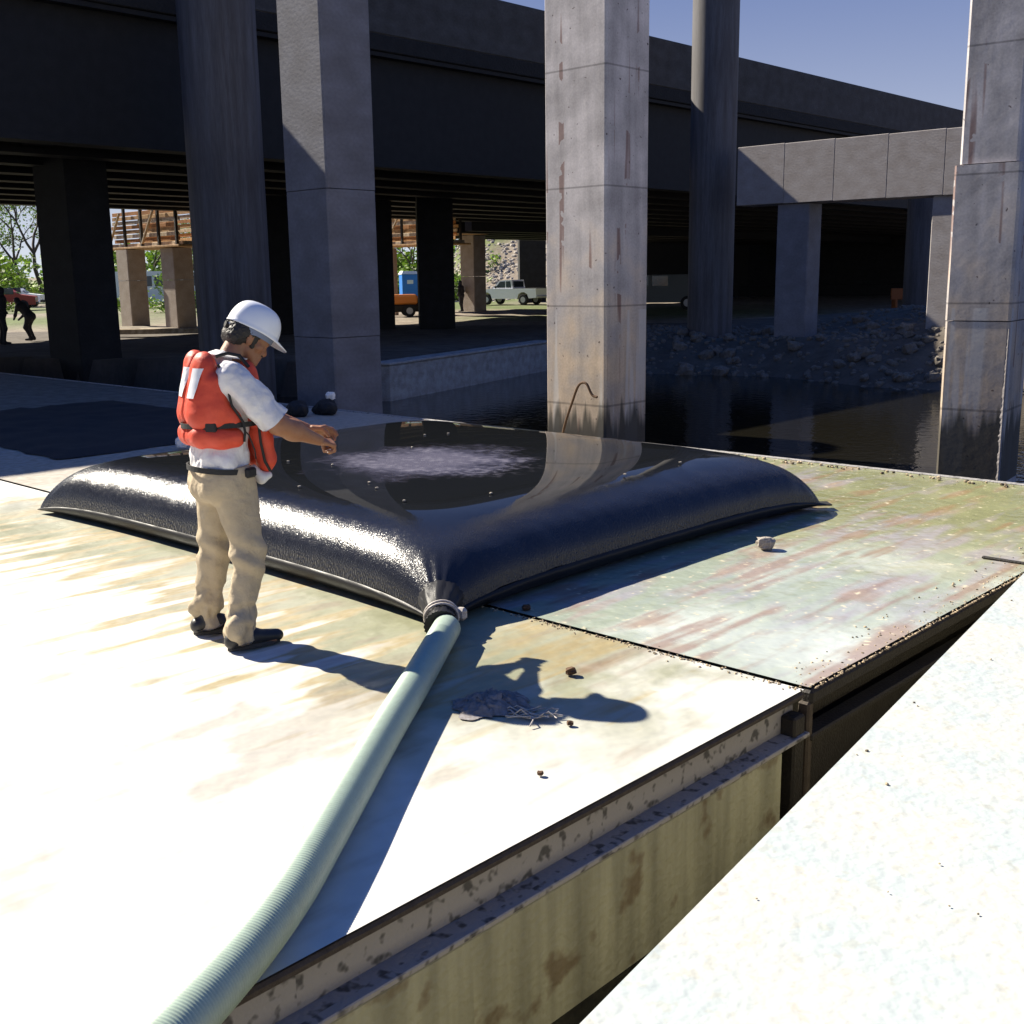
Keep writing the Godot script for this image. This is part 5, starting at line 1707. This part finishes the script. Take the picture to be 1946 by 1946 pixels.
	put("chest_strap", band_mesh(ring, func(p): return Vector3(p.x + 0.02, 0, p.z).normalized(), 0.026, 0.006), M.strap, vp)
	var bk := tool()
	box(bk, Vector3(-0.125, 1.182, 0.176), Vector3(0.06, 0.05, 0.03), Basis(Vector3.UP, -0.75), 0.006)
	put("strap_buckle", done(bk), M.strap, vp)
	var be := tool()
	tube(be, [Vector3(-0.07, 1.495, 0.17), Vector3(-0.035, 1.43, 0.19), Vector3(-0.035, 1.36, 0.205), Vector3(-0.025, 1.29, 0.212), Vector3(0.005, 1.24, 0.212), Vector3(0.03, 1.20, 0.212), Vector3(0.035, 1.15, 0.218), Vector3(0.03, 1.10, 0.21)], 0.007, 6)
	tube(be, [Vector3(-0.06, 1.53, 0.12), Vector3(0.0, 1.545, 0.125), Vector3(0.06, 1.53, 0.13), Vector3(0.10, 1.47, 0.15)], 0.010, 6)
	tube(be, [Vector3(0.12, 1.19, 0.185), Vector3(0.13, 1.08, 0.175), Vector3(0.15, 0.98, 0.165), Vector3(0.185, 0.925, 0.14)], 0.008, 6)
	tube(be, [Vector3(0.03, 1.16, 0.215), Vector3(0.06, 1.13, 0.20), Vector3(0.09, 1.05, 0.19), Vector3(0.10, 1.0, 0.175)], 0.004, 5)
	put("edge_tape", done(be), M.strap, vp)
	# tag of white cloth hanging at the front of the belt
	put("glove", mesh_of(sdf_arrays([[Vector3(0.115, 0.93, 0.09), Vector3(0.15, 0.885, 0.10), 0.028, 0.032, X, 1.3], [Vector3(0.15, 0.885, 0.10), Vector3(0.19, 0.895, 0.10), 0.028, 0.02]], 120.0, 0.007)), M.shirt, t)

	# ---- shoes
	for sd in [[ankR, 0.05], [ankL, -0.10]]:
		var a: Vector3 = sd[0]
		var dv := Vector3(cos(sd[1]), 0, -sin(sd[1]))
		var sv := Vector3(-dv.z, 0, dv.x)
		var g0 := Vector3(a.x, 0, a.z)
		var up := Vector3.UP
		var shoe := [[g0 - dv * 0.055 + up * 0.052, g0 + dv * 0.06 + up * 0.055, 0.046, 0.047], [g0 + dv * 0.06 + up * 0.052, g0 + dv * 0.185 + up * 0.038 + sv * 0.004, 0.049, 0.042, up, 1.25], [g0 + up * 0.06 - dv * 0.01, g0 + up * 0.10 - dv * 0.005, 0.046, 0.05]]
		put("shoe", mesh_of(sdf_arrays(shoe, 140.0, 0.007)), M.shoe, t)
		var so := tool()
		var outl := []
		for k in 26:
			var an := TAU * k / 26
			var fx := cos(an) * 0.148 + 0.062
			var wz := sin(an) * (0.043 + 0.012 * cos(an - 0.3)) 
			outl.append(g0 + dv * fx + sv * wz)
		var r0 := PackedVector3Array(); var r1 := PackedVector3Array(); var r2 := PackedVector3Array()
		for p in outl:
			r0.append(p + up * 0.001); r1.append(p + up * 0.016); r2.append(p.lerp(g0 + dv * 0.06, 0.1) + up * 0.024)
		loft(so, [r0, r1, r2], true, false)
		put("sole", done(so), M.sole, t)

	# ---- hard hat
	var hc2: Vector3 = H.call(0.004, 0.062, 0)
	var tilt := Vector3(0, 0, 0)
	var hatf := (hf * cos(0.10) + hu * sin(0.10)).normalized()
	var hatu := (hu * cos(0.10) - hf * sin(0.10)).normalized()
	var hs := tool()
	var rings := []
	for i in 17:
		var ph := i / 16.0
		var ring2 := PackedVector3Array()
		for k in 48:
			var an := TAU * k / 48
			var prof := pow(cos(ph * PI * 0.5), 0.62) if ph < 1.0 else 0.0
			prof = maxf(prof, 0.002)
			var rib := 1.0 + 0.014 * exp(-pow(sin(an) * 5.0, 2.0)) * sin(PI * minf(1.0, ph * 1.3))
			ring2.append(hc2 + hatf * cos(an) * 0.143 * prof + Zr * sin(an) * 0.116 * prof + hatu * (0.138 * sin(ph * PI * 0.5) * rib))
		rings.append(ring2)
	# rolled lip and visor below the dome
	var lip := PackedVector3Array()
	var lip2 := PackedVector3Array()
	for k in 48:
		var an := TAU * k / 48
		var vis := pow(maxf(0.0, cos(an)), 2.2) * 0.068
		var p: Vector3 = hc2 + hatf * (cos(an) * 0.147 + vis) + Zr * sin(an) * 0.120 - hatu * (0.008 + vis * 0.28)
		lip.append(p)
		lip2.append(p - hatu * 0.005 - (p - hc2).normalized() * 0.004)
	rings.insert(0, lip)
	rings.insert(0, lip2)
	loft(hs, rings, false)
	var hat := put("hard_hat", done(hs), M.helmet, t)
	var bandp := []
	for k in 40:
		var an := TAU * k / 40
		bandp.append(hc2 + hatf * (cos(an) * 0.124 - 0.006) + Zr * sin(an) * 0.103 - hatu * (0.020 + 0.022 * maxf(0.0, -cos(an))))
	put("suspension_band", band_mesh(bandp, func(p): return (p - hc2).normalized(), 0.034, 0.004), M.band, hat)
	put("ratchet_knob", tube_mesh([hc2 - hatf * 0.118 - hatu * 0.036, hc2 - hatf * 0.146 - hatu * 0.040], [0.020, 0.017], 14), M.strap, hat)

	# ---- thing in his right fist
	var bit := put("pebble_in_hand", stone_mesh(77, Vector3(0.03, 0.026, 0.028), 6), M.foam)
	tag(bit, "small white pebble held in the man's right hand", "pebble")
	bit.name = numbered("white_pebble")
	bit.position = t.transform * (wrR + Vector3(0.055, -0.062, -0.005))

func vest_back(bones: Array, y: float, z: float, _w: Callable) -> Vector3:
	# walks in from behind until the padding is met
	var x := -0.32
	while x < 0.0:
		var s := 0.0
		for b in bones:
			var e: Vector3 = b[1] - b[0]
			var p: Vector3 = Vector3(x, y, z) - b[0]
			var tt: float = clampf(p.dot(e) / e.length_squared(), 0.0, 1.0)
			var d: Vector3 = p - e * tt
			if b.size() > 4: d += b[4] * (d.dot(b[4]) * (b[5] - 1.0))
			s += exp(-95.0 * (d.length() - lerpf(b[2], b[3], tt)))
		if s > 1.0: break
		x += 0.001
	return Vector3(x - 0.003, y, z) + Vector3(-1, 0, 0) * float(_w.call(Vector3(x, y, z), Vector3(-1, 0, 0)))

# ---------------------------------------------------------------- small things on the decks
func build_small_things():
	# flat empty bag in the shade at left
	var t := thing("flat_bag", "flat empty black bag spread on the shaded deck at left", "bag", S(-14.85, 0.004, 7.3), SITE_TURN)
	var st := tool()
	st.set_smooth_group(0)
	var n := FastNoiseLite.new(); n.seed = 8; n.frequency = 0.7
	for i in 41:
		for j in 31:
			var x := lerpf(-2.75, 2.75, i / 40.0)
			var z := lerpf(-1.75, 1.75, j / 30.0)
			var e: float = clampf(minf(2.75 - absf(x), 1.75 - absf(z)) * 4.0, 0.0, 1.0)
			st.add_vertex(Vector3(x + 0.08 * n.get_noise_1d(z * 2), 0.004 + e * (0.035 + 0.03 * n.get_noise_2d(x * 2, z * 3)), z + 0.08 * n.get_noise_1d(x * 2 + 30)))
	for i in 40:
		for j in 30:
			var a := i * 31 + j
			st.add_index(a); st.add_index(a + 32); st.add_index(a + 1)
			st.add_index(a); st.add_index(a + 31); st.add_index(a + 32)
	st.generate_normals()
	put("sheet", st.commit(), M.black_cloth, t)

	# bent rod at the foot of the sunlit pier
	t = thing("bent_rod", "thin rusty rod with a bent hook leaning by the sunlit pier's foot", "rod", S(-8.98, 0, 10.42), SITE_TURN)
	var c := Curve3D.new()
	for p in [[Vector3(0, 0.0, 0.0), Vector3(0.05, 0.2, 0)], [Vector3(0.16, 0.46, -0.02), Vector3(0.05, 0.12, 0)], [Vector3(0.30, 0.66, -0.03), Vector3(0.07, 0.01, 0)], [Vector3(0.42, 0.55, -0.03), Vector3(0.04, -0.06, 0)], [Vector3(0.52, 0.50, -0.03), Vector3(0.04, -0.01, 0)]]:
		c.add_point(p[0], -p[1], p[1])
	c.bake_interval = 0.03
	var pts := []
	for p in c.get_baked_points(): pts.append(p)
	put("rod", tube_mesh(pts, 0.016, 8), M.rust, t)

	# stones and pebbles
	var o := put("white_stone", stone_mesh(31, Vector3(0.15, 0.10, 0.12), 7), M.pebble)
	o.position = S(-4.03, 0.045, 6.86)
	tag(o, "pale stone at the edge of the bag's shadow on the green deck", "stone")
	for d in [["small dark pebble on the green deck above the man's hand shadow", -3.40, 4.0, 0.055], ["small pebble at the lower edge of the man's shadow", -2.99, 3.51, 0.03], ["dark crumb beside the bag's shadow where the seam begins", -4.3, 4.66, 0.05], ["small rusty pebble on the white deck right of the rag", -2.75, 3.05, 0.028], ["little brown crumb at the left frame edge on the bleached deck", -5.95, 1.72, 0.04]]:
		o = put("pebble", stone_mesh(40 + int(d[3] * 1000), Vector3(d[3] * 1.2, d[3] * 0.8, d[3]), 6), M.rust)
		o.position = S(d[1], d[3] * 0.35, d[2])
		tag(o, d[0], "pebble")
	# white bits on the bag
	var bits := [[548, 5.19, -7.32], [607, 4.62, -6.4], [700, 6.9, -7.6], [731, 7.1, -7.5], [695, 6.3, -7.1], [810, 4.9, -5.9], [788, 5.0, -6.1], [993, 5.3, -5.2], [905, 4.75, -5.45], [1172, 6.5, -5.0], [1240, 7.2, -5.0], [640, 5.3, -6.9]]
	bits.sort_custom(func(p, q): return S(p[2], 0, p[1]).x / -S(p[2], 0, p[1]).z < S(q[2], 0, q[1]).x / -S(q[2], 0, q[1]).z)
	var first: Node3D = null
	var k := 0
	for b in bits:
		var u: float = (b[2] + 6.9) / 2.5
		var v: float = -(b[1] - 6.24) / 2.16
		var at := S(b[2], bag_shape(u, v).x + 0.012, b[1])
		if first == null:
			first = put("foam_crumb", stone_mesh(61, Vector3(0.030, 0.014, 0.024), 5), M.pebble)
			tag(first, "white foam crumb on the black bag, leftmost of twelve", "foam crumb", "white crumbs on the bag")
			first.position = at
		else:
			copy_of(first, at, k * 0.9, "white foam crumb on the black bag, %s of twelve from the left" % NTH[k])
		k += 1
	# crumpled rag with loose strands in the man's shadow
	t = thing("rag", "crumpled grey rag with loose white strands in the man's shadow right of the hose", "rag", S(-3.40, 0, 3.45), 0.3)
	var f := FastNoiseLite.new(); f.seed = 12; f.frequency = 6.0; f.fractal_octaves = 3
	st = tool()
	st.set_smooth_group(0)
	for i in 41:
		for j in 41:
			var x := lerpf(-0.17, 0.17, i / 40.0)
			var z := lerpf(-0.13, 0.13, j / 40.0)
			var r := Vector2(x / 0.17, z / 0.13).length()
			var hh := maxf(0.0, 1.0 - r * r) * (0.045 + 0.05 * absf(f.get_noise_2d(x * 3, z * 3)))
			st.add_vertex(Vector3(x + 0.03 * f.get_noise_2d(x * 2, z * 2 + 9), 0.004 + hh, z + 0.03 * f.get_noise_2d(x * 2 + 5, z * 2)))
	for i in 40:
		for j in 40:
			var a := i * 41 + j
			st.add_index(a); st.add_index(a + 42); st.add_index(a + 1)
			st.add_index(a); st.add_index(a + 41); st.add_index(a + 42)
	st.generate_normals()
	put("cloth", st.commit(), mat(lin(0.36, 0.35, 0.36), 0.9, M.mottle, 6.0), t)
	var rr := RandomNumberGenerator.new(); rr.seed = 4
	for q in 14:
		var p := Vector3(rr.randf_range(0.0, 0.10), 0.010, rr.randf_range(0.08, 0.2))
		var pp := [p]
		var d := Vector3(1.0, 0, rr.randf_range(0.2, 1.2)).normalized()
		for w in 5:
			d = (d + Vector3(rr.randfn() * 0.3, 0, rr.randfn() * 0.3)).normalized()
			p += d * 0.035
			pp.append(Vector3(p.x, 0.008 + 0.012 * absf(rr.randfn()), p.z))
		put("strand", tube_mesh(pp, 0.0035, 5), M.clamp, t)
	# dark lumps and balls at the back of the deck
	for d in [["left of two dark bundles at the back of the deck behind the man's arm", -13.3, 9.65, 0.34], ["right of two dark bundles at the back of the deck, pale ball on top", -13.15, 10.05, 0.32]]:
		t = thing("bundle", d[0], "bundle", S(d[1], 0, d[2]), SITE_TURN, "dark bundles at the back of the deck")
		put("cloth", mesh_of(sdf_arrays([[Vector3(-0.1, 0.08, 0), Vector3(0.12, 0.09, 0.03), 0.11, 0.09], [Vector3(0.0, 0.14, 0.05), Vector3(0.05, 0.16, -0.04), 0.08, 0.06], [Vector3(-0.2, 0.05, 0.05), Vector3(-0.05, 0.06, 0.02), 0.05, 0.08]], 40.0, 0.018, func(p, _n): return 0.03 * f.get_noise_3dv(p))), M.black_cloth, t)
	o = put("float_ball", stone_mesh(71, Vector3(0.16, 0.15, 0.16), 9), M.foam)
	o.position = S(-13.12, 0.26, 10.1)
	tag(o, "pale ball on the right dark bundle at the back of the deck", "float")
	o = put("float_ball", stone_mesh(72, Vector3(0.17, 0.15, 0.16), 9), M.foam)
	o.position = S(-11.72, 0.085, 6.85)
	tag(o, "pale lump on the deck just left of the man's hip", "float")
	# twisted white strap near the far-left edge of the bag
	t = thing("strap_end", "twisted white strap end lying behind the bag's left side", "strap", S(-9.75, 0, 6.0), 0.6)
	put("webbing", tube_mesh([Vector3(-0.3, 0.03, 0), Vector3(-0.15, 0.06, 0.04), Vector3(0, 0.035, 0), Vector3(0.15, 0.07, -0.03), Vector3(0.3, 0.03, 0.02)], [0.02, 0.03, 0.022, 0.03, 0.02], 7), M.foam, t)
